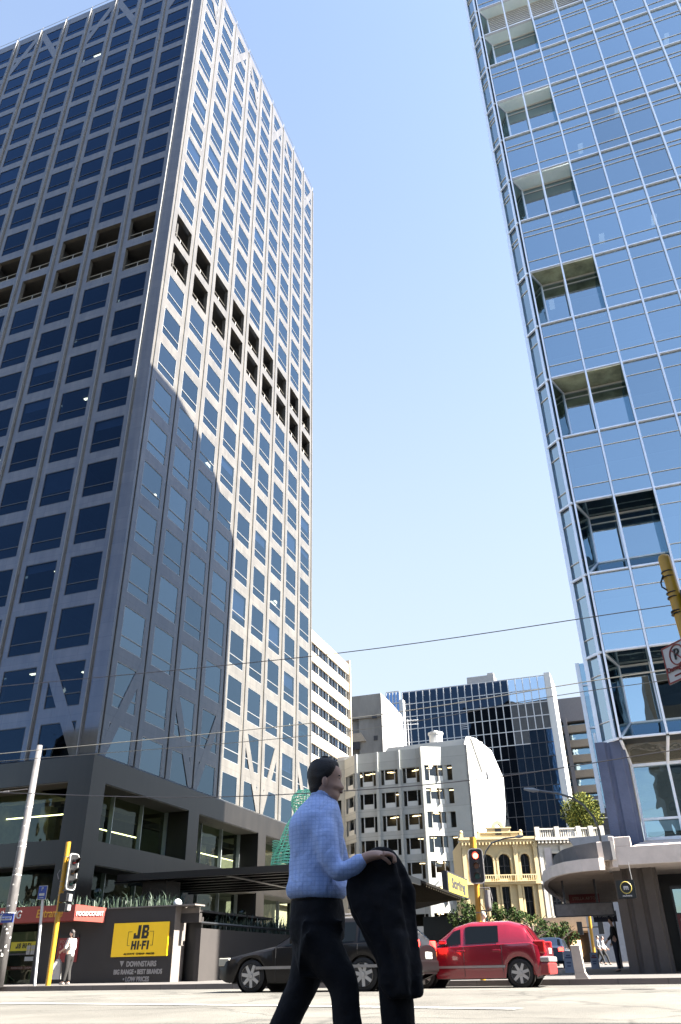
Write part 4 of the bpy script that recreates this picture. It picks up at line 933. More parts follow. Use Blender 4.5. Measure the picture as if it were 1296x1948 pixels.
b=MB(); b.gbox((-15.4,94.78,13.6),(-14.7,94.799,14.25)); b.build('niche',m_dkm,YB)
YB.rotation_euler.z=R_(18)
WBd=thing('white_heritage_building',G(-15,95,1),'white stucco building with balustrade parapet beside the yellow facade','building')
heritage(WBd,-10.98,-3.4,[(1.1,4.2,[(-10,-7),(-6.5,-4)],False),(5.4,8.2,[(-10.0,-8.9),(-7.7,-6.6),(-5.5,-4.4)],False),(9.0,11.6,[(-10.0,-8.7),(-7.8,-6.6),(-5.6,-4.4)],False)],m_wht,12.9)
b=MB(); b.gbox((-11.1,94.3,12.9),(-3.2,95.4,13.2)); b.gbox((-11,94.4,14.0),(-3.3,94.7,14.15)); b.gbox((-11,94.6,8.5),(-3.4,94.99,8.8)); b.gbox((-11,94.6,4.5),(-3.4,94.99,4.85))
for x in (-11,-8.8,-6.4,-5.0,-3.8): b.gbox((x,94.35,13.2),(x+.5,94.75,14.3))
for k in range(28):
    x=-10.4+k*.25; b.gbox((x,94.48,13.2),(x+.12,94.62,14.0))
for k in range(18): b.gbox((-10.8+k*.4,94.35,12.6),(-10.6+k*.4,94.9,12.9))
for x in (-10.8,-8.4,-6.3,-4.0): b.gbox((x,94.75,5),(x+.4,94.999,12.4))
b.build('moulding',m_wht,WBd)
WBd.rotation_euler.z=R_(18)
# grey metal lean-to roof behind the canopy
LR=thing('grey_roof_annex',G(-6,85,1),'low grey annex with a pale sloping roof in front of the white facade','annex')
b=MB(); q0=pv(1080,1592,80); q1=pv(1150,1588,80); b.prism([G(q0[0],80,q0[2]-.1),G(q0[0]+.5,80,q0[2]-1.0),G(-2,80,q1[2]-1.2),G(-2,80,q1[2])],uB*6); b.gbox((q0[0]+.5,80.2,1),(-2,86,q0[2]-1)); b.build('roof',mat('pale_blue_grey_metal',(.42,.45,.52),.5),LR)
b=MB()
for k in range(4): b.gbox((q0[0]+.8,79.9,q0[2]-1.5-k*.4),(-2,80.15,q0[2]-1.35-k*.4))
b.build('cladding',mat('brown_weatherboard',(.25,.2,.17),.8),LR)
# far shop front across the lane end
SF=thing('corner_shop',G(-6,88,1),'brown shop front with cream awning under the heritage facades','shop')
b=MB(); b.gbox((-10.6,89,3.6),(-1.5,89.3,4.9),1); b.gbox((-10.6,87,3.5),(-1.5,89,3.62),2); b.gbox((-10.6,89.3,1),(-1.5,89.5,3.5),0)
for x in (-10.5,-8.6,-6.7,-4.9,-3.1,-1.7): b.gbox((x,89,1),(x+.2,89.3,3.5),0)
b.build('front',[mat('brown_shopfront',(.12,.08,.05),.7),mat('cream_awning',(.75,.7,.6),.8),mat('orange_edge',(.6,.35,.15),.7)],SF)
b=MB()
for x in (-8.2,-6.2,-2.8): b.gbox((x,89.05,1.5),(x+.9,89.28,2.9))
b.build('shop_window',mat('lit_shop_window',(.7,.5,.3),.6,emit=(1,.65,.35),es=.5),SF)
# lane: left side shop canopy with a yellow sign box
LC=thing('lane_canopy',G(-14,60,1),'dark slatted shop canopy along the left side of the side street','canopy')
a=pv(770,1668,58); c=pv(878,1709,58)
b=MB(); zc=5.2
ps=[pz(770,1667,zc),pz(880,1709,zc)]
wv0,wv1=ps[0],ps[1]
b.prism([G(-17.5,wv0[1],zc),G(wv0[0],wv0[1],zc),G(wv1[0],wv1[1],zc),G(-19.5,wv1[1]+10,zc)],Vector((0,0,.14)),0)
for k in range(26):
    t=k/25; v=wv0[1]+(wv1[1]-wv0[1])*t; x=wv0[0]+(wv1[0]-wv0[0])*t; b.gbox((-17.4,v,zc-.12),(x-.05,v+.2,zc-.004),1)
b.build('roof',[mat('canopy_dark_metal',(.02,.018,.016),.95,spec=.05,var=.2),mat('canopy_slat_olive',(.05,.042,.03),.95,spec=.05)],LC)
b=MB(); q=pz(851,1700,5.3)
b.gbox((q[0]-1.0,70.5,1),(q[0]-.6,71,5.2)); b.build('post',mat('canopy_black',(.008,.008,.01),.3),LC); b=MB(); b.gbox((-19,74,1),(-14.3,80,4.6)); b.build('shop_wall',mat('canopy_black',(.008,.008,.01),.3),LC)
SB=thing('sign_box',G(-13,66,5.3),'yellow lettered sign box standing on the dark lane canopy','sign')
tl,bl,tr,br=[pz(*p) for p in ((850,1656,7.6),(853,1699,5.4),(888,1675,7.6),(890,1699,5.4))]
vv0=62.; A0_=pv(850,1656,vv0); B0_=pv(853,1699,vv0); 
dw=pw(889,1676,A0_[0])
b=MB(); b.gbox((A0_[0]-.4,vv0,B0_[2]),(A0_[0],dw[1],A0_[2])); b.build('box',mat('sign_box_dark',(.03,.03,.04),.5),SB)
b=MB(); b.gbox((A0_[0],vv0+.2,B0_[2]+.12),(A0_[0]+.03,dw[1]-.3,A0_[2]-.12)); fc=b.build('face',mat('sign_box_yellow',(.5,.42,.06),.5,var=.15),SB)
text('Stirling',(A0_[2]-B0_[2])*.62,G(A0_[0]+.035,(vv0+dw[1])/2,(A0_[2]+B0_[2])/2),uB,(0,0,1),mat('grey_sign_letters',(.03,.03,.04),.6),'lettering',fc,bold=.05,sx=(dw[1]-vv0)/(A0_[2]-B0_[2])*.38)
# ================================================================= trees
def tree(name,base,H,cz,rx,rz,n,mats,lab,group=None,seed=1,leaf=.22,trunk=True,ry=None,lean=(0,0)):
    rnd=random.Random(seed); t=thing(name,base,lab,'tree',group); base=Vector(base); ry=ry or rx
    cc=base+Vector((lean[0],lean[1],cz))
    if trunk:
        b=MB(); b.tube([base,base+Vector((.05,0,cz*.4)),base+Vector((lean[0]*.5,0,cz*.7)),cc],[H*.02,H*.017,H*.013,H*.006],8)
        for k in range(9):
            a=rnd.uniform(0,6.28); s=base+Vector((0,0,cz*rnd.uniform(.45,.8))); e=cc+Vector((math.cos(a)*rx*.7,math.sin(a)*ry*.7,rnd.uniform(-.5,.6)*rz)); b.tube([s,(s+e)/2+Vector((0,0,.15*rz)),e],[H*.009,H*.006,H*.002],5)
        b.build('trunk',mat('tree_bark',(.12,.09,.07),.9),t)
    b=MB(); b.fixn=False; cl=[]
    for i in range(max(14,n//90)):
        while True:
            p=Vector((rnd.uniform(-1,1),rnd.uniform(-1,1),rnd.uniform(-1,1)))
            if .25<p.length<1: break
        cl.append((Vector((p.x*rx,p.y*ry,p.z*rz)),rnd.uniform(.22,.42)*min(rx,rz)))
    for i in range(n):
        c,r=rnd.choice(cl); d=Vector((rnd.gauss(0,1),rnd.gauss(0,1),rnd.gauss(0,1))).normalized()*r*rnd.uniform(.6,1.05)
        p=cc+c+d; u=Vector((rnd.gauss(0,1),rnd.gauss(0,1),rnd.gauss(0,1))).normalized(); w_=u.cross(Vector((rnd.gauss(0,1),rnd.gauss(0,1),rnd.gauss(0,1)))).normalized(); s=leaf*rnd.uniform(.6,1.3)
        b.quad(p-u*s*.5,p+w_*s*.3,p+u*s*.5,p-w_*s*.3,rnd.randrange(len(mats)))
    b.build('crown',mats,t); return t
lf=[mat('leaf_dark',(.03,.06,.02),.9,spec=.08),mat('leaf_mid',(.05,.085,.025),.9,spec=.08),mat('leaf_light',(.08,.115,.035),.9,spec=.08)]
ly=[mat('leaf_olive',(.14,.16,.035),.9,spec=.08),mat('leaf_yellow_green',(.27,.27,.06),.9,spec=.08),mat('leaf_mid',(.05,.085,.025),.9,spec=.08)]
q=pv(1110,1548,140); tree('tree',G(q[0],140,1),24,q[2]-1,2.9,2.8,11000,ly,'round yellow green tree rising above the white balustrade',seed=4,leaf=.34)
q=pv(1105,1556,138)
GT='street trees along the lane'
for i,(px,py,v,rx,rz,lab) in enumerate(((884,1742,60,1.7,1.1,'street tree nearest the dark lane canopy behind the red signal'),(945,1746,58,2.1,1.1,'broad street tree behind the red car roof'),(1012,1758,56,1.7,1.3,'sparse street tree between the yellow facade and the grey hanging board'),(1055,1776,62,2.4,1.2,'low street tree beside the blue lamp post'))):
    q=pv(px,py,v); tree('street_tree',G(q[0],v,zf(v)),5,q[2]-zf(v),rx*.85,rz*.75,2600 if i!=2 else 1100,lf,lab,GT,seed=20+i,leaf=.15)

# ================================================================= poles and signals
m_yp=mat('yellow_pole_paint',(.62,.33,.02),.4,var=.07,scale=6); m_gal=mat('galvanised_steel',(.32,.31,.31),.4,.5,var=.12,scale=6); m_bk=mat('signal_black',(.018,.018,.02),.45); m_wb=mat('white_border',(.62,.62,.6),.5,var=.02)
def rrect(w_,h,r,n=6):
    pts=[]
    for cx_,cy_,a0 in ((w_/2-r,h/2-r,0),(-w_/2+r,h/2-r,90),(-w_/2+r,-h/2+r,180),(w_/2-r,-h/2+r,270)):
        for i in range(n+1): a=R_(a0+90*i/n); pts.append((cx_+r*math.cos(a),cy_+r*math.sin(a)))
    return pts
def signal_head(parent,c,face,up=Vector((0,0,1)),lit=0,scale=1.,border=True):
    """three-lamp head; c centre, face = outward direction. Built as a part (> backing board, lamps, visors)"""
    f=Vector(face).normalized(); x=up.cross(f).normalized(); S=scale
    T=lambda a,b_,d: c+x*a*S+up*b_*S+f*d*S
    b=MB(); b.prism([T(a,b_,-.03) for a,b_ in rrect(.5,1.12,.12)],f*.03*S,0); body=b.build('backing_board',m_bk,parent)
    b=MB(); o=rrect(.53,1.15,.13); i_=rrect(.47,1.09,.11)
    for k in range(len(o)):
        k2=(k+1)%len(o); b.box8([T(*i_[k],-.035),T(*o[k],-.035),T(*o[k2],-.035),T(*i_[k2],-.035),T(*i_[k],.012),T(*o[k],.012),T(*o[k2],.012),T(*i_[k2],.012)])
    b.build('border',m_wb,body)
    b=MB(); b.prism([T(a,b_,-.14) for a,b_ in rrect(.3,.98,.06)],f*.11*S); b.build('housing',m_bk,body)
    cols=[('red',(.5,.01,.01),(1,.05,.03)),('amber',(.25,.10,.02),(1,.5,.05)),('green',(.01,.10,.08),(.1,1,.6))]
    for k in range(3):
        z=.33-k*.33; nm,cc,ec=cols[k]
        b=MB(); b.prism([T(.095*math.cos(t*math.pi/9),z+.095*math.sin(t*math.pi/9),.003) for t in range(18)],f*.015*S)
        b.build('lamp',mat('lamp_'+nm+('_lit' if lit==k else ''),cc,.25,emit=ec if lit==k else None,es=3.5),body)
        b=MB(); n=14
        for t in range(n):
            a0=R_(-25+230*t/n); a1=R_(-25+230*(t+1)/n); dz=.24
            p=[T(.105*math.cos(a),z+.105*math.sin(a),d) for a,d in ((a0,.005),(a1,.005),(a1,dz*(.55+.45*math.sin(max(0,min(math.pi,a1))))),(a0,dz*(.55+.45*math.sin(max(0,min(math.pi,a0))))))]
            q_=[T(.117*math.cos(a),z+.117*math.sin(a),d) for a,d in ((a0,.005),(a1,.005),(a1,dz*(.55+.45*math.sin(max(0,min(math.pi,a1))))),(a0,dz*(.55+.45*math.sin(max(0,min(math.pi,a0))))))]
            b.box8([p[0],p[1],q_[1],q_[0],p[3],p[2],q_[2],q_[3]])
        b.build('visor',m_bk,body)
    return body
def band(b,p,r,h=.03): b.tube([p,p+Vector((0,0,h))],r,12)
GS='traffic signals on yellow poles'
cam_dir=lambda P:(Vector((0,0,CAMZ+.8))-P)
# left signal
v=24.7; TS=thing('traffic_signal',G(-19.02,v,.44),'yellow signal pole on the left kerb with its lamps turned to the right','traffic signal',GS)
b=MB(); b.tube([G(-19.02,v,.44),G(-19.05,v,4.8)],.085,14); b.build('pole',m_yp,TS,smooth=False)
b=MB(); 
for z in (3.1,3.35,3.52,4.3,2.52): band(b,G(-19.05,v,z),.092,.02)
b.tube([G(-19.05,v,4.3),G(-18.75,v-.05,4.3)],.025,6); b.tube([G(-19.05,v,3.25),G(-18.8,v-.05,3.25)],.025,6); b.tube([G(-19.15,v-.1,3.9),G(-19.2,v-.14,3.75),G(-19.14,v-.12,3.6)],.015,5); b.build('clamp',m_gal,TS)
signal_head(TS,G(-18.68,v-.02,3.82),nB*1.0+uB*.02,lit=-1,scale=1.0)
for z in (3.02,2.72):
    b=MB(); b.gbox((-18.95,v-.16,z-.13),(-18.68,v+.1,z+.13)); b.build('pedestrian_lamp',m_bk,TS)
b=MB(); b.gbox((-18.676,v-.12,2.9),(-18.6,v+.06,3.12)); b.gbox((-18.676,v-.12,2.62),(-18.6,v+.06,2.8)); b.build('pedestrian_visor',mat('grey_visor',(.3,.3,.3),.4),TS)
# right signal (red)
v=24.25; TR=thing('traffic_signal',G(-4.67,v,.44),'yellow signal pole behind the red car with its red lamp lit','traffic signal',GS)
b=MB(); b.tube([G(-4.67,v,.44),G(-4.6,v,2.85)],.075,14); b.tube([G(-4.6,v,3.72),G(-4.59,v,4.02)],.095,12); b.tube([G(-4.6,v,2.85),G(-4.6,v,3.72)],.05,8); b.build('pole',m_yp,TR)
signal_head(TR,G(-4.53,v-.16,3.24),-uB+nB*.12,lit=0,scale=.80)
b=MB(); b.tube([G(-4.33,v,2.2),G(-4.33,v,2.62)],.085,12); b.sphere(G(-4.33,v,2.2),.085,12,6); b.build('push_box',m_gal,TR)
b=MB(); b.tube([G(-4.6,v,2.68),G(-4.25,v,2.68)],.018,6); b.tube([G(-4.6,v,2.12),G(-4.28,v,2.1)],.018,6); b.tube([G(-4.25,v,2.68),G(-4.2,v,2.4),G(-4.26,v,2.1),G(-4.42,v,2.08),G(-4.55,v,2.3)],.01,5); band(b,G(-4.62,v,2.05),.08); b.build('bracket',m_gal,TR)
# signal mostly hidden by the walking man
v=24.6; TH_=thing('traffic_signal',G(-10.3,v,.44),'white edged signal head mostly hidden behind the walking man','traffic signal',GS)
b=MB(); b.tube([G(-10.2,v+.1,.44),G(-10.2,v+.1,3.2)],.08,12); b.build('pole',m_yp,TH_)
signal_head(TH_,G(-10.27,v,3.04),-uB,lit=-1,scale=.76)
# silver pole
v=23.8; SPo=thing('utility_pole',G(-20.4,v,.44),'tall grey tapered utility pole with flaking posters at the left edge','pole')
pa=pv(3,1875,v); pb=pv(69,1419,v); xa=(pa[0]+pb[0])/2
b=MB(); b.tube([G(xa,v,.44),G(xa,v,4),G(xa,v,pb[2])],[.19,.15,.10],14); b.build('shaft',mat('weathered_pole_grey',(.2,.19,.19),.55,.2,var=.35,scale=4,stretch=(1,1,.5)),SPo,smooth=True)
b=MB(); rnd=random.Random(4)
for k in range(60):
    z=rnd.uniform(1.2,6.5); a=rnd.uniform(-2.2,.9); r=.19-(z-.44)*.0125+.003; s=rnd.uniform(.015,.04); d=Vector((math.cos(a),math.sin(a),0)); t=Vector((-d.y,d.x,0)); p=G(xa,v,z)+d*r
    b.quad(p-t*s,p+t*s,p+t*s*.8+Vector((0,0,s*rnd.uniform(1,2.5))),p-t*s*.6+Vector((0,0,s*1.5))+d*.004)
for z in (2.55,3.7,4.6,5.9): band(b,G(xa,v,z),.195-(z-.44)*.0115,.025)
b.build('poster_scraps',mat('torn_paper',(.7,.68,.65),.8),SPo)
pp=pv(0,1735,v-.3); OW=thing('one_way_sign',G(xa,v-.2,2.4),'blue one way sign with a white arrow strapped to the grey pole','sign')
a=pv(-42,1742,v-.22); c=pv(24,1754,v-.22); z0=pv(0,1757,v-.22)[2]; z1=pv(0,1742,v-.22)[2]
b=MB(); b.prism([G(a[0]-.3,v-.22,z0),G(c[0],v-.22,z0+.02),G(c[0],v-.22,z1+.06),G(a[0]-.3,v-.22,z1+.04)],uB*.02); b.build('plate',mat('sign_blue',(.02,.07,.4),.4,var=.03),OW)
zm=(z0+z1)/2+.03; b=MB(); xr=c[0]-.07; xl=pv(-8,1748,v-.22)[0]
b.prism([G(xr,v-.224,zm-.055),G(xr,v-.224,zm+.055),G(xl+.22,v-.224,zm+.055),G(xl+.26,v-.224,zm+.13),G(xl,v-.224,zm),G(xl+.26,v-.224,zm-.13),G(xl+.22,v-.224,zm-.055)],uB*-.003); ar=b.build('arrow',m_wb,OW)
text('ONE WAY',.085,G((xl+.22+xr)/2,v-.23,zm),nB,(0,0,1),mat('sign_blue',(.02,.07,.4),.4),'lettering',ar)
b=MB(); b.tube([G(xa-.2,v-.19,zm),G(xa+.2,v-.19,zm)],.02,6); b.build('bracket',m_gal,OW)
# parking sign
v=24.8; PS=thing('parking_sign',G(-19.6,v,.44),'thin white post with a small blue parking sign','sign')
b=MB(); b.tube([G(-19.62,v,.44),G(-19.85,v,3.15)],.045,10); b.build('post',mat('white_post_paint',(.8,.8,.8),.5,var=.03),PS)
b=MB(); b.gbox((-20.02,v-.07,3.02),(-19.7,v-.05,3.42),0); b.gbox((-20.04,v-.049,3.0),(-19.68,v-.035,3.44),1); b.build('plate',[MATS['sign_blue'],m_wb],PS)
text('P',.17,G(-19.86,v-.073,3.33),nB,(0,0,1),m_wb,'lettering',PS); 
b=MB(); b.gbox((-19.97,v-.074,3.12),(-19.75,v-.0705,3.2)); b.gbox((-19.95,v-.074,3.05),(-19.77,v-.0705,3.07)); b.build('panel',m_wb,PS)
# near yellow pole with no parking sign
NP=thing('sign_pole',G(.55,6.6,0),'near yellow pole at the right edge topped by a rounded cap with black straps','pole')
P0=pv(1262,1056,6.5); px=P0[0]
P1=pv(1289,1290,6.5)
b=MB(); zt=P0[2]; b.tube([G(px+.03,6.5,0),G(px+.03,6.5,P1[2]-.02),G(px,6.5,zt-.035),G(px,6.5,zt-.012),G(px,6.5,zt)],[.05,.05,.05,.043,.025],18); b.build('post',mat('amber_pole_paint',(1.05,.55,.015),.35,var=.05,scale=5),NP,smooth=True)
b=MB()
for py in (1090,1100,1131,1140,1167,1172):
    z=pv(1270,py,6.5)[2]; b.tube([G(px,6.5,z),G(px,6.5,z+.008)],.053,16)
q=pv(1262,1110,6.5); b.tube([G(px-.045,6.45,pv(1256,1100,6.5)[2]),G(px-.075,6.45,q[2]-.01),G(px-.075,6.45,q[2]-.05),G(px-.04,6.45,pv(1266,1128,6.5)[2])],.007,6); b.build('strap',mat('black_strap',(.02,.015,.01),.5),NP)
b=MB(); q=pv(1296,1140,6.5); b.gbox((px+.05,6.42,q[2]-.03),(px+.12,6.5,q[2]+.05)); b.build('clamp_box',m_gal,NP)
NS=thing('no_parking_sign',G(px+.1,6.3,2.8),'white no parking sign with red border turned sideways on the near yellow pole','sign')
cs=[pv(1258,1235,6.3),pv(1268,1304,6.3)]
w0=cs[0][0]; zt=cs[0][2]; zb=cs[1][2]
# plate turned away: runs right and toward camera
d=(nB*.62-uB*.78).normalized(); A=G(w0,6.3,zt); L=.42
b=MB(); Hh=zt-zb
nn=Vector((0,0,1)).cross(d).normalized()
nn=nn if nn.dot(-uB)>0 else -nn
def SP(x,z,o): return A+d*x+Vector((0,0,-z))+nn*o
b.prism([SP(0,0,0),SP(L,0,0),SP(L,Hh,0),SP(0,Hh,0)],nn*-.01); b.build('plate',mat('sign_white',(1.1,1.05,1.),.5,var=.03),NS)
m_sr=mat('sign_red',(.5,.05,.03),.5,var=.05); b=MB()
for p in ((0,0,L,.012),(0,Hh-.012,L,Hh),(0,.012,.012,Hh-.012),(L-.012,.012,L,Hh-.012)): b.prism([SP(p[0],p[1],.001),SP(p[2],p[1],.001),SP(p[2],p[3],.001),SP(p[0],p[3],.001)],nn*.002)
cx_,cz_=.15,Hh*.33; rr_=.075
b.tube([SP(cx_+rr_*math.cos(t*math.pi/14),cz_+rr_*math.sin(t*math.pi/14),.002) for t in range(29)],.006,5,caps=False); b.tube([SP(cx_-rr_*.7,cz_-rr_*.7,.006),SP(cx_+rr_*.7,cz_+rr_*.7,.006)],.005,4)
az_=Hh*.84; b.tube([SP(.08,az_,.002),SP(.34,az_,.002)],.006,4); b.tube([SP(.3,az_-.03,.002),SP(.34,az_,.002),SP(.3,az_+.03,.002)],.006,4)
b.build('red_marking',m_sr,NS)
text('P',.12,SP(cx_,cz_,.0025),d,(0,0,1),m_bk,'symbol',NS); text('Damage vehicles',.055,SP(.2,Hh*.65,.0025),d,(0,0,1),m_sr,'lettering',NS)
b=MB(); b.prism([G(px+.06,6.44,zt+.09),G(px+.0,6.44,zt+.05),G(px-.03,6.44,zt-.02),G(px-.02,6.44,zt-.05),G(px+.1,6.44,zt-.05),G(px+.14,6.44,zt+.06)],uB*.02); b.build('red_disc_edge',mat('dark_red_sign_back',(.16,.01,.015),.4),NP)
# bollard
q=pz(1108,1868,.45); BO=thing('bollard',G(q[0],24.6,.45),'white flared concrete bollard on the right footpath edge','bollard')
b=MB(); X=pv(1104,1868,24.6)[0]; hz=pv(1094,1798,24.6)[2]
for (z0,z1,a0,a1,c0,c1) in ((.45,.6,-.10,-.10,.26,.17),(.6,hz,-.10,-.12,.17,.12)):
    b.box8([G(X+a0,24.5,z0),G(X+c0,24.5,z0),G(X+c0,24.75,z0),G(X+a0,24.75,z0),G(X+a1,24.5,z1),G(X+c1,24.5,z1),G(X+c1,24.75,z1),G(X+a1,24.75,z1)])
b.build('post',mat('bollard_white',(.72,.66,.58),.7,var=.06),BO,bevel=.012)
X2=pv(957,1866,25.5)[0]
b=MB(); b.gbox((X2-.1,25.5,.45),(X2+.12,25.7,1.15)); o=b.build('bollard',MATS['bollard_white'],bevel=.02); tag(o,'white bollard seen low behind the rear wheel of the red car','bollard')
# ================================================================= overhead cables and lamps
m_cab=mat('cable_black',(.03,.03,.04),.5); m_cab2=mat('cable_light',(.35,.34,.3),.5,.3)
GC='overhead cables across the street'
def cable(pts,v,r,mt,lab,sag=0,ext=6):
    P=[G(*pv(x,y,v)) for x,y in pts]
    P=[P[0]+(P[0]-P[1]).normalized()*ext]+P+[P[-1]+(P[-1]-P[-2]).normalized()*ext]
    Q=[]
    for i in range(len(P)-1):
        p0=P[max(i-1,0)];p1=P[i];p2=P[i+1];p3=P[min(i+2,len(P)-1)]
        for k in range(8):
            t=k/8; Q.append(.5*((2*p1)+(p2-p0)*t+(2*p0-5*p1+4*p2-p3)*t*t+(3*p1-p0-3*p2+p3)*t**3))
    Q.append(P[-1]); b=MB(); b.tube(Q,r*.85,6); return tag(b.build('overhead_cable',mt),lab,'cable',GC)
cable([(0,1306),(640,1243),(1265,1153)],18,.013,m_cab,'highest dark cable crossing the whole street from the left tower')
cable([(0,1434),(640,1370),(1115,1297),(1296,1271)],18.5,.013,m_cab2,'upper of the two pale cables that touch the grey pole top')
cable([(0,1448),(620,1396),(1050,1325),(1296,1290)],18.5,.010,m_cab2,'lower of the two pale cables that touch the grey pole top')
cable([(0,1508),(340,1517),(650,1505),(939,1479),(1296,1425)],19,.014,m_cab,'lowest dark cable crossing behind the head of the walking man')
b=MB(); p=[G(*pv(x,y,23.6)) for x,y in ((-30,1508),(12,1506),(52,1501))]; b.tube(p,.012,6); b.tube([p[1]-nB*.12,p[1]+nB*.12],.028,6); tag(b.build('span_wire',mt_w if False else m_gal),'short bright span wire with an insulator tied to the grey pole','cable')
# cobra street lamps
def lamp_post(pts,v,lab,r=.06,head=.5):
    P=[G(*pv(x,y,v)) for x,y in pts]; foot=P[-1].copy(); foot.z=zf(v); t=thing('street_lamp',foot,lab,'street lamp','cobra street lamps over the lane')
    b=MB(); b.tube(P+[foot],r,8); b.build('pole',m_gal,t)
    d=(P[0]-P[1]).normalized(); b=MB(); b.tube([P[0]-d*.1,P[0]+d*head*.3,P[0]+d*head],[r,r*2.2,r*1.2],8); b.build('lamp_head',mat('lamp_head_grey',(.6,.6,.6),.4,.3),t); return t
lamp_post([(1022,1504),(1060,1509),(1090,1518),(1112,1533),(1130,1556),(1140,1580),(1146,1620)],45,'large curved street lamp reaching out over the lane in front of the black tower',.055,.7)
lamp_post([(984,1592),(960,1595),(935,1604),(924,1620),(920,1640),(919,1670)],42,'small curved street lamp just right of the red signal',.035,.3)
# far signal and lane clutter
v=72; q=pv(1127,1806,v); FS=thing('traffic_signal',G(q[0],v,zf(v)),'small distant yellow signal at the end of the lane','traffic signal',GS)
a=pv(1121,1742,v); b=MB(); b.tube([G(q[0]+.08,v,zf(v)),G(a[0],v,a[2])],.13,8); b.build('pole',m_yp,FS)
b=MB(); 
for s in (-.85,.75): b.gbox((a[0]+s-.2,v-.1,a[2]-1.3),(a[0]+s+.2,v+.2,a[2]-.4)); b.tube([G(a[0],v,a[2]-.8),G(a[0]+s,v,a[2]-.8)],.04,5)
b.build('signal_head',m_bk,FS)
GA='folding pavement signs in the lane'
def aboard(x0,y0,x1,y1,v,lab,head):
    a=pv(x0,y0,v); c=pv(x1,y1,v); zb=zf(v); zt=a[2]
    t=thing('pavement_sign',G((a[0]+c[0])/2,v,zb),lab,'sign',GA); b=MB(); b.box8([G(a[0],v,zb),G(c[0],v,zb),G(c[0],v+.03,zb),G(a[0],v+.03,zb),G(a[0],v+.25,zt),G(c[0],v+.25,zt),G(c[0],v+.28,zt),G(a[0],v+.28,zt)]); 
    b.box8([G(a[0],v+.6,zb),G(c[0],v+.6,zb),G(c[0],v+.63,zb),G(a[0],v+.63,zb),G(a[0],v+.29,zt),G(c[0],v+.29,zt),G(c[0],v+.32,zt),G(a[0],v+.32,zt)]); b.build('board',mat('aboard_blue_white',(.42,.45,.55),.6,var=.08),t)
    b=MB(); H=zt-zb; W_=c[0]-a[0]; xm=(a[0]+c[0])/2
    for k,(f,wd) in enumerate(((.78,.45),(.68,.7),(.45,.5),(.3,.4))): z=zb+H*f; yy=v+.25*f-.006; b.gbox((xm-W_*wd/2,yy,z-.03),(xm+W_*wd/2,yy+.004,z+.03),1 if (k<2 and head) else 0)
    b.build('writing',[mat('aboard_text',(.15,.17,.3),.7),m_red],t)
aboard(1070,1809,1092,1843,34,'larger pale blue pavement sign left of the white bollard',False)
aboard(1121,1812,1139,1834,44,'smaller pavement sign with a red heading right of the white bollard',True)
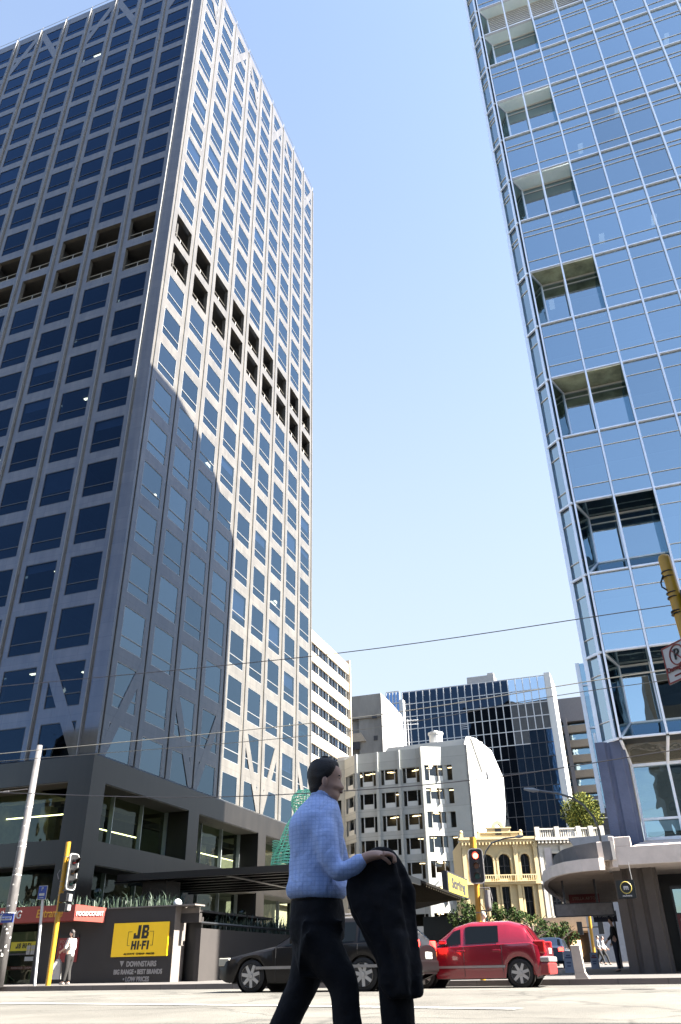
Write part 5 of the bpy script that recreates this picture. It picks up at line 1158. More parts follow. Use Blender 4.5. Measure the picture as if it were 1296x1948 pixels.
# ================================================================= vehicles
m_tyre=mat('tyre_rubber',(.015,.015,.016),.8); m_rim=mat('alloy_rim',(.75,.73,.7),.35,.3,var=.05); m_cg=glass('car_glass',(.10,.13,.13),(.9,.95,.95),1.6,0)
m_trim=mat('car_black_trim',(.02,.02,.022),.5); m_chr=mat('car_pale_trim',(.5,.48,.47),.3,.4)
def lerp(tab,x):
    if x<=tab[0][0]: return tab[0][1]
    for (a,ya),(c,yc) in zip(tab,tab[1:]):
        if a<=x<=c: t=(x-a)/(c-a); t=t*t*(3-2*t) if False else t; return ya+(yc-ya)*t
    return tab[-1][1]
def car(name,loc,rz,lab,cat,paint,L,Wd,roof,belt,axle,wr,cabin,sill=.2,rails=False,taillight=True,group=None,trim=None,mirror=True):
    """local x: 0 = nose, L = tail; roof/belt: height tables; cabin=(x0 wind-screen foot,x1 windscreen top,x2 roof end,x3 rear glass foot)"""
    t=thing(name,loc,lab,cat,group,rz)
    hw=Wd/2; N=56; b=MB(); rows=[]
    x0,x1,x2,x3=cabin
    def section(x):
        zr=lerp(roof,x); zb=lerp(belt,x); e=min(1,max(0,(x)/.35)); e2=min(1,max(0,(L-x)/.3)); k=hw*(.80+.2*math.sin(e*math.pi/2))*(.86+.14*math.sin(e2*math.pi/2))
        zs=sill+.10*(1-min(1,x/.3))+.12*(1-min(1,(L-x)/.3))
        for ax in axle:
            d=abs(x-ax); R=wr+.05
            if d<R: zs=max(zs,wr+math.sqrt(max(0,R*R-d*d)))
        zs=min(zs,zb-.04); incab=x0<x<x3
        mid=zs+(zb-zs)*.55
        if incab:
            gw=k*.93-(zr-zb)*.27
            pts=[(k*.55,zs+.0),(k*.97,zs),(k,mid),(k*.975,zb),(k*.945,zb+.012),(gw+.035,zr-.10),(gw-.07,zr-.018),(gw*.5,zr+.012),(0,zr+.02)]
        else:
            pts=[(k*.55,zs),(k*.97,zs),(k,mid),(k*.96,zb-.03),(k*.90,zb),(k*.78,zr-.02 if zr>zb else zr),(k*.6,zr),(k*.3,zr+.015),(0,zr+.02)]
        return pts
    xs=sorted(set([L*i/N for i in range(N+1)]+[x0-.01,x0+.01,x3-.01,x3+.01,x1,x2]))
    for x in xs:
        s=section(min(max(x,.001),L-.001)); rows.append([Vector((x,y,z)) for y,z in s]+[Vector((x,-y,z)) for y,z in s[-2::-1]])
    m=len(rows[0])
    for r in rows: b.v+=r
    for i in range(len(rows)-1):
        for k in range(m-1): b.f.append([i*m+k,i*m+k+1,(i+1)*m+k+1,(i+1)*m+k]); b.m.append(0)
    b.f.append(list(range(m))); b.m.append(0); b.f.append([(len(rows)-1)*m+k for k in range(m)][::-1]); b.m.append(0)
    body=b.build('body',paint,t,world=False,smooth=True,merge=False)
    es=body.modifiers.new('e','EDGE_SPLIT'); es.split_angle=R_(38)
    # dark underside
    q=MB(); q.box((.35,-hw*.8,sill-.02),(L-.3,hw*.8,wr*2*.8)); q.build('underbody',m_trim,t,world=False)
    # side glass
    def sp(x,f,s):
        zr=lerp(roof,x); zb=lerp(belt,x); k=hw; e2=min(1,max(0,(L-x)/.3)); k*=(.86+.14*math.sin(e2*math.pi/2)); gw=k*.93-(zr-zb)*.27
        a=Vector((x,s*(k*.945+.008),zb+.03)); c=Vector((x,s*(gw+.043),zr-.10)); return a+(c-a)*f
    def pane(xa,xb,fa,fb,s,nm='window'):
        q=MB(); n=8
        for i in range(n):
            xx0=xa+(xb-xa)*i/n; xx1=xa+(xb-xa)*(i+1)/n; f0=fa(xx0); f1=fa(xx1)
            q.quad(sp(xx0,.05,s),sp(xx1,.05,s),sp(xx1,f1,s),sp(xx0,f0,s))
        return q.build(nm,m_cg2,t,world=False)
    for s in (-1,1):
        wins=fb_=None
        for (xa,xb) in t_wins(cabin,axle,L): pane(xa,xb,lambda x:max(.08,min(1,(x-x0)/(x1-x0)*.97 if x<x1 else 1, (x3-x)/(x3-x2)*1.0 if x>x2 else 1)),None,s)
    def glassband(xa,xb,nm):
        q=MB(); n=5
        for i in range(n):
            u=xa+(xb-xa)*(.06+.88*i/n); u2=xa+(xb-xa)*(.06+.88*(i+1)/n)
            def e(x):
                s=section(x); return s[6][0]-.02,s[6][1]+.014
            a=e(u);c=e(u2); off=Vector((0,0,.004)); q.quad(Vector((u,-a[0],a[1]))+off,Vector((u,a[0],a[1]))+off,Vector((u2,c[0],c[1]))+off,Vector((u2,-c[0],c[1]))+off)
        q.build(nm,m_cg2,t,world=False)
    glassband(x0,x1,'windscreen'); glassband(x2,x3,'rear_window')
    for i,ax in enumerate(axle):
        for s in (-1,1):
            y=s*(hw-.13); q=MB(); q.tube([(ax,y-.1,wr),(ax,y-.085,wr),(ax,y+.085,wr),(ax,y+.1,wr)],[wr*.88,wr,wr,wr*.88],28); q.build('wheel',m_tyre,t,world=False)
            wo=t.children[-1] if False else None
            r=MB(); yo=s*(hw+.005); r.tube([(ax,yo-s*.05,wr),(ax,yo-s*.001,wr)],[wr*.72,wr*.72],24,caps=False); r.tube([(ax,yo-s*.03,wr),(ax,yo-s*.026,wr)],[wr*.72,wr*.72],24,1)
            for k in range(7):
                a=2*math.pi*k/7+.3; d=Vector((math.cos(a),0,math.sin(a))); n_=Vector((-d.z,0,d.x)); c=Vector((ax,yo-s*.012,wr))
                r.box8([c+d*wr*.1-n_*wr*.12,c+d*wr*.70-n_*wr*.10,c+d*wr*.70+n_*wr*.10,c+d*wr*.1+n_*wr*.12]+[p-Vector((0,s*.015,0)) for p in (c+d*wr*.1-n_*wr*.12,c+d*wr*.70-n_*wr*.10,c+d*wr*.70+n_*wr*.10,c+d*wr*.1+n_*wr*.12)])
            r.tube([(ax,yo-s*.03,wr),(ax,yo,wr)],[wr*.16,wr*.14],12)
            wobj=[o for o in bpy.data.objects if o.parent==t and o.name.startswith('wheel')][-1]
            r.build('rim',[m_rim,m_trim],q_last(t),world=False)
            r=MB(); r.tube([(ax,s*(hw-.22),wr),(ax,s*(hw-.03),wr)],[wr+.045,wr+.045],24,caps=False); r.tube([(ax,s*(hw-.23),wr),(ax,s*(hw-.22),wr)],[wr+.045]*2,24); r.build('wheel_arch',m_trim,t,world=False)
    for s in (-1,1):
        for x in SEAMS:
            sc=section(x); q=MB(); q.tube([(x,s*(sc[1][0]+.001),sc[1][1]+.03),(x,s*(sc[2][0]+.001),sc[2][1]),(x,s*(sc[3][0]+.001),sc[3][1])],.007,5); q.build('door_seam',m_trim,t,world=False)
    return t,section,sp
_lastw={}
def q_last(t):
    c=[o for o in bpy.data.objects if o.parent==t and o.name.split('.')[0]=='wheel']; return c[-1] if len(c)==1 else max(c,key=lambda o:int(o.name.split('.')[1]) if '.' in o.name else -1)
def t_wins(cabin,axle,L):
    x0,x1,x2,x3=cabin; a=x0+.12; m1=(x1+x2)/2-.02; return WINS or [(a,m1-.05),(m1+.05,x2+ (x3-x2)*.3)]
def lbox(t,a,c,name,mt,bev=0): 
    q=MB(); q.box(a,c); return q.build(name,mt,t,world=False,bevel=bev)
m_cg2=mat('dark_car_window',(.012,.016,.02),.08,spec=.14,var=0)
# dark wagon; both cars point left along the kerb
rzc=-AZ
SEAMS=(1.55,2.66,3.6)
WINS=[(1.75,2.62),(2.72,3.55),(3.65,4.5)]
m_wag=mat('dark_brown_car_paint',(.012,.011,.012),.3,.0,spec=.2,coat=.12,var=.05)
nose=pv(414,1868,19.6)
w_,sw_,spw=car('station_wagon',GW(nose[0],20.4),rzc,'dark wagon with roof rails driving left behind the walking man','car',m_wag,5.05,1.82,
 [(0,.62),(.25,.74),(.9,.86),(1.5,.96),(2.35,1.42),(2.9,1.5),(3.9,1.5),(4.45,1.44),(4.95,1.0),(5.05,.88)],[(0,.6),(.4,.72),(1.5,.9),(4.9,.98),(5.05,.85)],(.92,3.72),.335,(1.5,2.35,4.4,4.95))
for s in (-1,1):
    q=MB(); q.tube([(2.5,s*.62,1.5),(2.6,s*.62,1.57),(4.2,s*.62,1.57),(4.35,s*.62,1.5)],.022,6); q.build('roof_rail',m_chr,w_,world=False)
    lbox(w_,(.02,s*.55,.55),(.3,s*.84,.72),'headlight',mat('headlight_lens',(.6,.58,.5),.15,spec=.8),.02)
    lbox(w_,(4.78,s*.66,.78),(5.03,s*.88,1.0),'tail_light',mat('tail_light_lit',(.5,.01,.01),.3,emit=(1,.03,.02),es=2.),.02)
    lbox(w_,(4.8,s*.67,.66),(5.035,s*.885,.78),'indicator',mat('amber_lens',(.5,.12,.02),.3),.02)
    q=MB(); q.box((1.05,s*.905,.47),(4.6,s*.93,.53)); q.build('side_strip',m_chr,w_,world=False)
    q=MB(); q.box((1.95,s*.88,.98),(2.15,s*1.02,1.1)); q.build('mirror',m_wag,w_,world=False,bevel=.02)
lbox(w_,(4.98,-.3,.62),(5.06,.3,.76),'number_plate',mat('white_plate',(.75,.75,.7),.5),.005)
lbox(w_,(4.9,-.85,.35),(5.08,.85,.6),'bumper',m_wag,.04)
q=MB(); q.box((.0,-.5,.42),(.06,.5,.6)); q.build('grille',m_trim,w_,world=False)
SEAMS=(.98,1.78,2.72)
WINS=[(1.0,1.72),(1.84,2.66)]
m_rc=mat('deep_red_car_paint',(.33,.010,.03),.22,.15,coat=1.,var=.03)
tail=pv(1045,1860,22.)
rc,sr_,spr=car('hatchback',GW(tail[0]-3.75,22.6),rzc,'red hatchback with a pale bumper strip driving left behind the wagon','car',m_rc,3.78,1.66,
 [(0,.6),(.2,.74),(.7,.88),(1.0,.93),(1.55,1.32),(1.95,1.42),(2.9,1.42),(3.3,1.32),(3.55,.95),(3.78,.80)],[(0,.6),(.7,.84),(3.4,.93),(3.78,.78)],(.72,3.12),.30,(.85,1.5,3.18,3.62))
for s in (-1,1):
    lbox(rc,(3.50,s*.60,.70),(3.76,s*.785,.98),'tail_light',mat('red_lens',(.55,.02,.02),.15,spec=.9),.03)
    q=MB(); q.box((1.0,s*.822,.42),(2.78,s*.845,.47)); q.build('side_strip',m_chr,rc,world=False)
    for x in (1.62,2.5): q=MB(); q.box((x,s*.80,.76),(x+.2,s*.85,.80)); q.build('door_handle',m_rc,rc,world=False,bevel=.01)
    q=MB(); q.box((1.2,s*.80,.93),(1.38,s*.93,1.03)); q.build('mirror',m_rc,rc,world=False,bevel=.02)
    lbox(rc,(.03,s*.45,.55),(.3,s*.74,.7),'headlight',MATS['headlight_lens'],.02)
q=MB(); q.box((3.4,-.8,.52),(3.84,.8,.64)); q.build('bumper_strip',mat('silver_bumper_strip',(.55,.52,.52),.3,.4),rc,world=False,bevel=.03)
q=MB(); q.box((3.42,-.79,.25),(3.82,.79,.515)); q.build('bumper',mat('bright_red_bumper',(.4,.035,.035),.4),rc,world=False,bevel=.04)
lbox(rc,(3.74,-.26,.7),(3.79,.26,.82),'number_plate',MATS['white_plate'])
# distant car, scooter
WINS=None; SEAMS=(); v=52; q=pv(1070,1815,v)
fc_,_,_=car('parked_car',G(q[0]-.3,v,zf(v)),math.pi/2-AZ+math.pi,'small blue grey car seen from behind down the lane','car',mat('blue_grey_paint',(.1,.16,.25),.3,.3,coat=.8),4.0,1.7,
 [(0,.6),(.3,.8),(1.0,.93),(1.6,1.38),(3.0,1.4),(3.7,1.0),(4.0,.9)],[(0,.6),(1,.88),(4.0,.85)],(.75,3.2),.3,(1.0,1.6,3.1,3.7))
for s in (-1,1): lbox(fc_,(3.95,s*.55,.75),(4.03,s*.8,.92),'tail_light',MATS['tail_light_lit'])
# ================================================================= people
def skin(pts,edges,mt,name,parent,sub=2,root=0,smooth=True,voxel=None):
    """pts: list of (Vector, rx, ry); grows one continuous surface along the edges"""
    me=bpy.data.meshes.new('sk'); me.from_pydata([tuple(p[0]) for p in pts],edges,[]); ob=bpy.data.objects.new('sk',me); COL.objects.link(ob)
    sk=ob.modifiers.new('s','SKIN'); sk.use_smooth_shade=True
    for i,p in enumerate(pts):
        d=me.skin_vertices[0].data[i]; d.radius=(p[1],p[2] if len(p)>2 else p[1]); d.use_root=(i==root)
    if sub: ss=ob.modifiers.new('u','SUBSURF'); ss.levels=sub; ss.render_levels=sub
    if voxel: rm=ob.modifiers.new('r','REMESH'); rm.mode='VOXEL'; rm.voxel_size=voxel; sm=ob.modifiers.new('m','SMOOTH'); sm.factor=.6; sm.iterations=4
    dg=bpy.context.evaluated_depsgraph_get(); m2=bpy.data.meshes.new_from_object(ob.evaluated_get(dg)); bpy.data.objects.remove(ob)
    m2.name=name; m2.materials.clear(); m2.materials.append(mt)
    m2.polygons.foreach_set('use_smooth',[True]*len(m2.polygons))
    o=bpy.data.objects.new(name,m2); COL.objects.link(o); o.parent=parent
    return o
m_skin=mat('skin_tone',(.95,.58,.43),.5,var=.08,scale=9); m_hair=mat('dark_brown_hair',(.018,.012,.010),.6,var=.4,scale=40,bump=.15,bscale=90)
V=Vector
def figure(name,loc,rz,lab,group,P,top,legs,hairm,shoe=None,S=1.,hair='short',sleeve=1.,skinm=None,flare=1.0,skirt=False):
    """P: joints in metres, facing +x; keys hip,chest,neck,head,(sh,el,wr)(kn,an,toe) for a near side (n, y<0) and far side (f)"""
    t=thing('person',loc,lab,'person',group,rz); sk_=skinm or m_skin
    v={k:V(p)*S for k,p in P.items() if k!='curl'}
    hip,ch,nk,hd=v['hip'],v['chest'],v['neck'],v['head']
    r=S
    pts=[(hip,.13*r,.10*r),(hip.lerp(ch,.5),.12*r,.09*r),(ch,.15*r,.10*r),(nk,.055*r,.055*r),(nk.lerp(hd,.45),.05*r,.05*r),(hd-V((0,0,.05*r)),.07*r,.065*r),(hd+V((0,0,.04*r)),.088*r,.074*r),(hd+V((0,0,.09*r)),.06*r,.055*r)]
    e=[(0,1),(1,2),(2,3),(3,4),(4,5),(5,6),(6,7)]
    pts.append((hd+V((.098,0,-.005))*r,.013*r,.012*r)); e.append((5,8))
    for s in 'nf':
        i=len(pts); pts+=[(v['sh'+s],.06*r),(v['el'+s],.042*r),(v['wr'+s],.028*r)]; e+=[(2,i),(i,i+1),(i+1,i+2)]
        d=(v['wr'+s]-v['el'+s]).normalized(); h=v['wr'+s]+d*.06*r; j=len(pts); pts.append((h,.036*r,.02*r)); e.append((i+2,j))
        sd=V((0,1,0)) if s=='n' else V((0,-1,0)); dn=d.cross(V((0,1,0))).normalized()
        for k in range(4):
            off=dn*((k-1.5)*.021*r); l=(.045,.055,.052,.04)[k]*r; cur=P.get('curl',.5)
            a=len(pts); pts+=[(h+off+d*.045*r,.010*r),(h+off*1.1+d*(.045*r+l)+sd*cur*l*.7,.0085*r),(h+off*1.1+d*(.045*r+l*(1.3))+sd*cur*l*1.9,.007*r)]; e+=[(j,a),(a,a+1),(a+1,a+2)]
        a=len(pts); pts+=[(h-dn*.035*r+sd*.01*r+d*.01*r,.012*r),(h-dn*.05*r+sd*.03*r+d*.045*r,.009*r)]; e+=[(j,a),(a,a+1)]
        i=len(pts); hh=hip+V((0,(-.085 if s=='n' else .085)*r,-.06*r)); pts+=[(hh,.095*r),(v['kn'+s],.058*r),(v['an'+s],.036*r),(v['toe'+s],.03*r,.025*r)]; e+=[(0,i),(i,i+1),(i+1,i+2),(i+2,i+3)]
    skin(pts,e,sk_,'body',t,2)
    # shirt
    pts=[(hip+V((0,0,-.10*r)),.15*r,.12*r),(hip+V((0,0,.02*r)),.155*r,.12*r),(hip.lerp(ch,.45),.14*r,.11*r),(ch,.168*r,.12*r),(ch.lerp(nk,.62),.09*r,.085*r),(nk+V((0,0,-.005)),.066*r,.064*r)]; e=[(0,1),(1,2),(2,3),(3,4),(4,5)]
    for s in 'nf':
        i=len(pts); w=v['el'+s].lerp(v['wr'+s],max(0,(sleeve-.5)*2)*.93); pts+=[(v['sh'+s],.078*r),(v['sh'+s].lerp(v['el'+s],.55),.066*r),(v['el'+s],.058*r)]; e+=[(3,i),(i,i+1),(i+1,i+2)]
        if sleeve>.5: pts.append((w,.042*r)); e.append((i+2,i+3))
    skin(pts,e,top,'shirt',t,2)
    # trousers
    pts=[(hip+V((0,0,.13*r)),.135*r,.10*r),(hip+V((0,0,-.02*r)),.152*r,.112*r)]; e=[(0,1)]
    for s in 'nf':
        i=len(pts); hh=hip+V((0,(-.085 if s=='n' else .085)*r,-.10*r)); an=v['an'+s]+V((0,0,.0)); pts+=[(hh,.112*r),(hh.lerp(v['kn'+s],.5),.095*r),(v['kn'+s],.078*r),(v['kn'+s].lerp(an,.6),.068*r*flare),(an,.062*r*flare)]; e+=[(1,i),(i,i+1),(i+1,i+2),(i+2,i+3),(i+3,i+4)]
    skin(pts,e,legs,'trousers',t,2)
    for s in 'nf':
        a,b_=v['an'+s],v['toe'+s]; d=(b_-a); d.z=0; d.normalize()
        skin([(a-d*.05*r+V((0,0,-.045*r)),.042*r,.036*r),(a+d*.06*r+V((0,0,-.05*r)),.045*r,.035*r),(b_+V((0,0,-.01)),.04*r,.026*r)],[(0,1),(1,2)],shoe or m_bk,'shoe',t,2)
    # hair cap
    hp=[(hd+V((-.045,0,-.045))*r,.055*r,.066*r),(hd+V((-.032,0,.03))*r,.083*r,.082*r),(hd+V((.0,0,.085))*r,.075*r,.072*r),(hd+V((.045,0,.10))*r,.048*r,.058*r)]; he=[(0,1),(1,2),(2,3)]
    if hair=='long': hp.append((hd+V((-.05,0,-.14))*r,.05*r,.07*r)); he.append((0,4))
    skin(hp,he,hairm,'hair',t,2)
    return t,v
# --- the walking man
mw_=bpy.data.materials.new('blue_checked_shirt'); mw_.use_nodes=True; n=mw_.node_tree; bs=n.nodes['Principled BSDF']; bs.inputs['Roughness'].default_value=.8
tc=n.nodes.new('ShaderNodeTexCoord'); 
def wv(rot,scale,lo,hi):
    mp=n.nodes.new('ShaderNodeMapping'); mp.inputs['Rotation'].default_value=rot; n.links.new(tc.outputs['Object'],mp.inputs[0]); w=n.nodes.new('ShaderNodeTexWave'); w.inputs['Scale'].default_value=scale; w.inputs['Distortion'].default_value=1.2; w.inputs['Detail'].default_value=1; w.inputs['Detail Scale'].default_value=.6; n.links.new(mp.outputs[0],w.inputs[0]); r=n.nodes.new('ShaderNodeMapRange'); r.inputs[1].default_value=lo; r.inputs[2].default_value=hi; n.links.new(w.outputs[1],r.inputs[0]); return r.outputs[0]
a=wv((0,R_(90),0),14,.75,.95); c=wv((0,0,0),14,.82,.98); mx=n.nodes.new('ShaderNodeMath'); mx.operation='MAXIMUM'; n.links.new(a,mx.inputs[0]); n.links.new(c,mx.inputs[1])
ml_=n.nodes.new('ShaderNodeMath'); ml_.operation='MULTIPLY'; ml_.inputs[1].default_value=.28; n.links.new(mx.outputs[0],ml_.inputs[0])
cm=n.nodes.new('ShaderNodeMix'); cm.data_type='RGBA'; cm.inputs[6].default_value=(.40,.53,.86,1); cm.inputs[7].default_value=(.12,.2,.52,1); n.links.new(ml_.outputs[0],cm.inputs[0]); n.links.new(cm.outputs[2],bs.inputs['Base Color'])
ns=n.nodes.new('ShaderNodeTexNoise'); ns.inputs['Scale'].default_value=7; ns.inputs['Detail'].default_value=3; ns.inputs['Distortion'].default_value=1.5; mp=n.nodes.new('ShaderNodeMapping'); mp.inputs['Scale'].default_value=(1.2,1,.6); mp.inputs['Rotation'].default_value=(0,.6,0); n.links.new(tc.outputs['Object'],mp.inputs[0]); n.links.new(mp.outputs[0],ns.inputs[0]); bp=n.nodes.new('ShaderNodeBump'); bp.inputs['Strength'].default_value=.5; bp.inputs['Distance'].default_value=.05; n.links.new(ns.outputs[0],bp.inputs['Height']); n.links.new(bp.outputs[0],bs.inputs['Normal'])
m_navy=mat('black_navy_wool',(.006,.0065,.011),.95,var=.2,scale=5,bump=.5,bscale=9)
def MP(x,y,dy=0.):   # point of the man: pixel at his depth (world y = MY + dy)
    d=ray(x,y); P=d*((MY+dy)/d.y); return P+C0
MY=4.95
root=V((-.12,MY,0))
def m(x,y,dy=0.): return MP(x,y,dy)-root
PM=dict(hip=m(604,1745),chest=m(608,1590),neck=m(618,1532),head=m(620,1488),
 shn=m(614,1572,-.17),eln=m(640,1668,-.22),wrn=m(703,1627,-.26),shf=m(625,1575,.17),elf=m(655,1668,.24),wrf=m(700,1660,.16),
 knn=m(655,1872,-.09),ann=m(672,2075,-.09),toen=m(715,2098,-.09),knf=m(575,1880,.09),anf=m(500,2030,.09),toef=m(530,2070,.09),curl=.9)
FP=dict(PM)
def man():
    t=thing('person',root,'man in a blue checked shirt and dark trousers striding across the road in the foreground','person')
    v=PM; e=[]; hd=v['head']; 
    # body: continuous surface, face in profile toward +x
    pts=[(v['hip'],.11,.10),(v['hip'].lerp(v['chest'],.5),.10,.08),(v['chest'],.10,.09),(v['neck'],.058,.058),(v['neck'].lerp(hd,.5)+V((0,0,.0)),.055,.055)]
    e=[(0,1),(1,2),(2,3),(3,4)]
    for s in 'nf':
        i=len(pts); pts+=[(v['sh'+s],.06),(v['el'+s],.045),(v['wr'+s],.029)]; e+=[(2,i),(i,i+1),(i+1,i+2)]
        d=((v['wr'+s]-v['el'+s]).normalized()+V((0,0,-.55))).normalized(); h=v['wr'+s]+d*.055; j=len(pts); pts.append((h,.037,.026)); e.append((i+2,j))
        dn=V((0,0,-1)) if s=='n' else V((0,0,-1)); sd=V((0,1,0))
        for k in range(4):
            off=V((0,-.032+.021*k,.012)); l=(.040,.046,.044,.036)[k]
            a=len(pts); pts+=[(h+off+d*.05,.0105),(h+off+d*(.05+l*.8)+V((0,0,-.012)),.0095),(h+off+d*(.055+l*.75)+V((0,0,-.045)),.0085)]; e+=[(j,a),(a,a+1),(a+1,a+2)]
        a=len(pts); pts+=[(h+V((.01,-.038,-.005)),.013),(h+V((.045,-.03,-.03)),.0105),(h+V((.06,-.012,-.045)),.009)]; e+=[(j,a),(a,a+1),(a+1,a+2)]
        i=len(pts); hh=v['hip']+V((0,-.085 if s=='n' else .085,-.06)); pts+=[(hh,.085),(v['kn'+s],.058),(v['an'+s],.038),(v['toe'+s],.03,.025)]; e+=[(0,i),(i,i+1),(i+1,i+2),(i+2,i+3)]
    bo=skin(pts,e,m_skin,'body',t,2)
    # head sculpted from a profile, joined to the same mesh
    b=MB(); prof=[(-.145,-.055,.030,.050),(-.125,-.062,.055,.056),(-.10,-.070,.088,.062),(-.075,-.078,.093,.066),(-.062,-.082,.098,.068),(-.05,-.086,.094,.069),(-.04,-.088,.106,.071),(-.028,-.092,.118,.072),(-.012,-.097,.108,.073),(.004,-.101,.095,.075),(.02,-.104,.091,.077),(.035,-.106,.097,.078),(.06,-.106,.094,.078),(.085,-.10,.084,.074),(.108,-.085,.064,.062),(.124,-.058,.038,.042),(.130,-.02,.0,.012)]
    n=22; base=[]
    for (z,xb,xf,hw) in prof:
        row=[]
        for k in range(n):
            a=2*math.pi*k/n; cx_=(xb+xf)/2; rx=(xf-xb)/2; c_=math.cos(a); s_=math.sin(a)
            nar=1.
            if c_>.55 and -.065<z<.0: nar=1-(c_-.55)*1.15      # narrows to the nose
            x=cx_+rx*(c_ if c_<.9 or not(-.05<z<0) else c_); row.append(V((x,hw*s_*nar,z)))
        base.append(row)
    tilt=Matrix.Rotation(R_(5),3,'Y')
    for row in base: b.v+=[tilt@p+hd for p in row]
    for i in range(len(base)-1):
        for k in range(n): b.f.append([i*n+k,i*n+(k+1)%n,(i+1)*n+(k+1)%n,(i+1)*n+k]); b.m.append(0)
    b.f.append([k for k in range(n)]); b.m.append(0); b.f.append([(len(base)-1)*n+k for k in range(n)]); b.m.append(0)
    for s in (-1,1):   # ears
        c=hd+V((-.005,s*.078,-.01)); b.sphere(c,.03,10,7,0,(.62,.32,1.05)); b.sphere(hd+V((.072,s*.031,.012)),.0125,8,6,1); b.sphere(hd+V((.081,s*.032,.013)),.006,6,5,2)
        b.sphere(hd+V((.083,s*.032,.030)),.014,8,5,2,(.5,1.3,.3))
    b.sphere(hd+V((.094,0,-.062)),.016,10,6,3,(.6,1.4,.35))
    ho=b.build('head',[m_skin,mat('eye_white',(.6,.58,.55),.3),m_hair,mat('lip_tone',(.36,.15,.12),.5)],t,world=False,smooth=True)
    hs=ho.modifiers.new('s','SUBSURF'); hs.levels=1; hs.render_levels=1
    # hair: a shell over the skull that sinks into it along the hairline
    b=MB(); nr_,n2=26,36; zz=[-.118+(.142+.118)*k/(nr_-1) for k in range(nr_)]
    def hp_(z):
        z=min(z,.129)
        for p0,p1 in zip(prof,prof[1:]):
            if p0[0]<=z<=p1[0]: t_=(z-p0[0])/(p1[0]-p0[0]); return [p0[k]+(p1[k]-p0[k])*t_ for k in (1,2,3)]
        return [-.03,.0,.012]
    rh=random.Random(8)
    for z in zz:
        xb,xf,hw=hp_(z)
        for k in range(n2):
            a=2*math.pi*k/n2; c_=math.cos(a); zl=(.078 if c_>.75 else .078-(.75-c_)/.45*.075 if c_>.3 else .003-(.3-c_)*.05 if c_>-.1 else -.017-(-.1-c_)/.5*.075 if c_>-.6 else -.092)
            u=max(0,min(1,(z-zl)/.03)); of=-.012+u*(.019+rh.uniform(-.0015,.0015)); cx_=(xb+xf)/2; rx=(xf-xb)/2+of; b.v.append(tilt@V((cx_+rx*c_-(.004*u if c_<0 else 0),(hw+of)*math.sin(a),z+(.010*u if z>.1 else 0)))+hd)
    for i in range(nr_-1):
        for k in range(n2): b.f.append([i*n2+k,i*n2+(k+1)%n2,(i+1)*n2+(k+1)%n2,(i+1)*n2+k]); b.m.append(0)
    b.f.append([(nr_-1)*n2+k for k in range(n2)]); b.m.append(0)
    b.build('hair',m_hair,t,world=False,smooth=True)
    # shirt: torso lofted through ellipses, billowing over the belt
    hip,ch,nk=v['hip'],v['chest'],v['neck']
    belt=m(604,1708); 
    def LO(name,rings,mt,nn=24,caps=True):
        b=MB()
        for (c,rx,ry,tlt) in rings:
            for k in range(nn): a=2*math.pi*k/nn; b.v.append(c+V((rx*math.cos(a),ry*math.sin(a),-tlt*math.cos(a)*rx)))
        for i in range(len(rings)-1):
            for k in range(nn): b.f.append([i*nn+k,i*nn+(k+1)%nn,(i+1)*nn+(k+1)%nn,(i+1)*nn+k]); b.m.append(0)
        if caps: b.f.append(list(range(nn))); b.m.append(0); b.f.append([(len(rings)-1)*nn+k for k in range(nn)]); b.m.append(0)
        return b
    def mid(x0,x1,y,ry,t_=0): a=m(x0,y); c=m(x1,y); return ((a+c)/2,(c-a).x/2,ry,t_)
    rings=[mid(556,656,1712,.165),mid(546,660,1704,.185),mid(543,662,1690,.19),mid(550,656,1665,.185),mid(552,653,1635,.18),mid(549,655,1600,.19),mid(549,655,1575,.2,.0),mid(556,652,1556,.19,.05),mid(568,648,1540,.155,.1),mid(583,644,1527,.1,.15),mid(592,640,1519,.07,.2),mid(594,638,1512,.062,.25)]
    b=LO('shirt',rings,mw_); sh=b.build('shirt_torso_tmp',mw_,t,world=False,smooth=True)
    # sleeves joined in with a voxel remesh for one continuous garment
    pts=[(m(604,1590),.10)]; ee=[]
    for s in 'nf':
        i=len(pts); y0=-.15 if s=='n' else .15
        pts+=[(v['sh'+s],.085),(v['sh'+s].lerp(v['el'+s],.5),.076),(v['el'+s]+V((-.005,0,0)),.066),(v['el'+s].lerp(v['wr'+s],.5),.054),(v['el'+s].lerp(v['wr'+s],.93),.043)]; ee+=[(0,i)]+[(i+q_,i+q_+1) for q_ in range(4)]
    sl_=skin(pts,ee,mw_,'sl',t,2)
    bm=bmesh.new(); bm.from_mesh(sh.data); bm.from_mesh(sl_.data); me=bpy.data.meshes.new('shirt'); bm.to_mesh(me); bm.free()
    bpy.data.objects.remove(sl_); bpy.data.objects.remove(sh)
    ob=bpy.data.objects.new('x',me); COL.objects.link(ob); rm=ob.modifiers.new('r','REMESH'); rm.mode='VOXEL'; rm.voxel_size=.011; sm=ob.modifiers.new('m','SMOOTH'); sm.factor=.6; sm.iterations=8
    tx=bpy.data.textures.new('folds','CLOUDS'); tx.noise_scale=.16; dp=ob.modifiers.new('d','DISPLACE'); dp.texture=tx; dp.strength=.02; dp.mid_level=.5
    dg=bpy.context.evaluated_depsgraph_get(); m2=bpy.data.meshes.new_from_object(ob.evaluated_get(dg)); bpy.data.objects.remove(ob)
    m2.name='shirt'; m2.materials.clear(); m2.materials.append(mw_); m2.polygons.foreach_set('use_smooth',[True]*len(m2.polygons)); m2.polygons.foreach_set('material_index',[0]*len(m2.polygons))
    o=bpy.data.objects.new('shirt',m2); COL.objects.link(o); o.parent=t
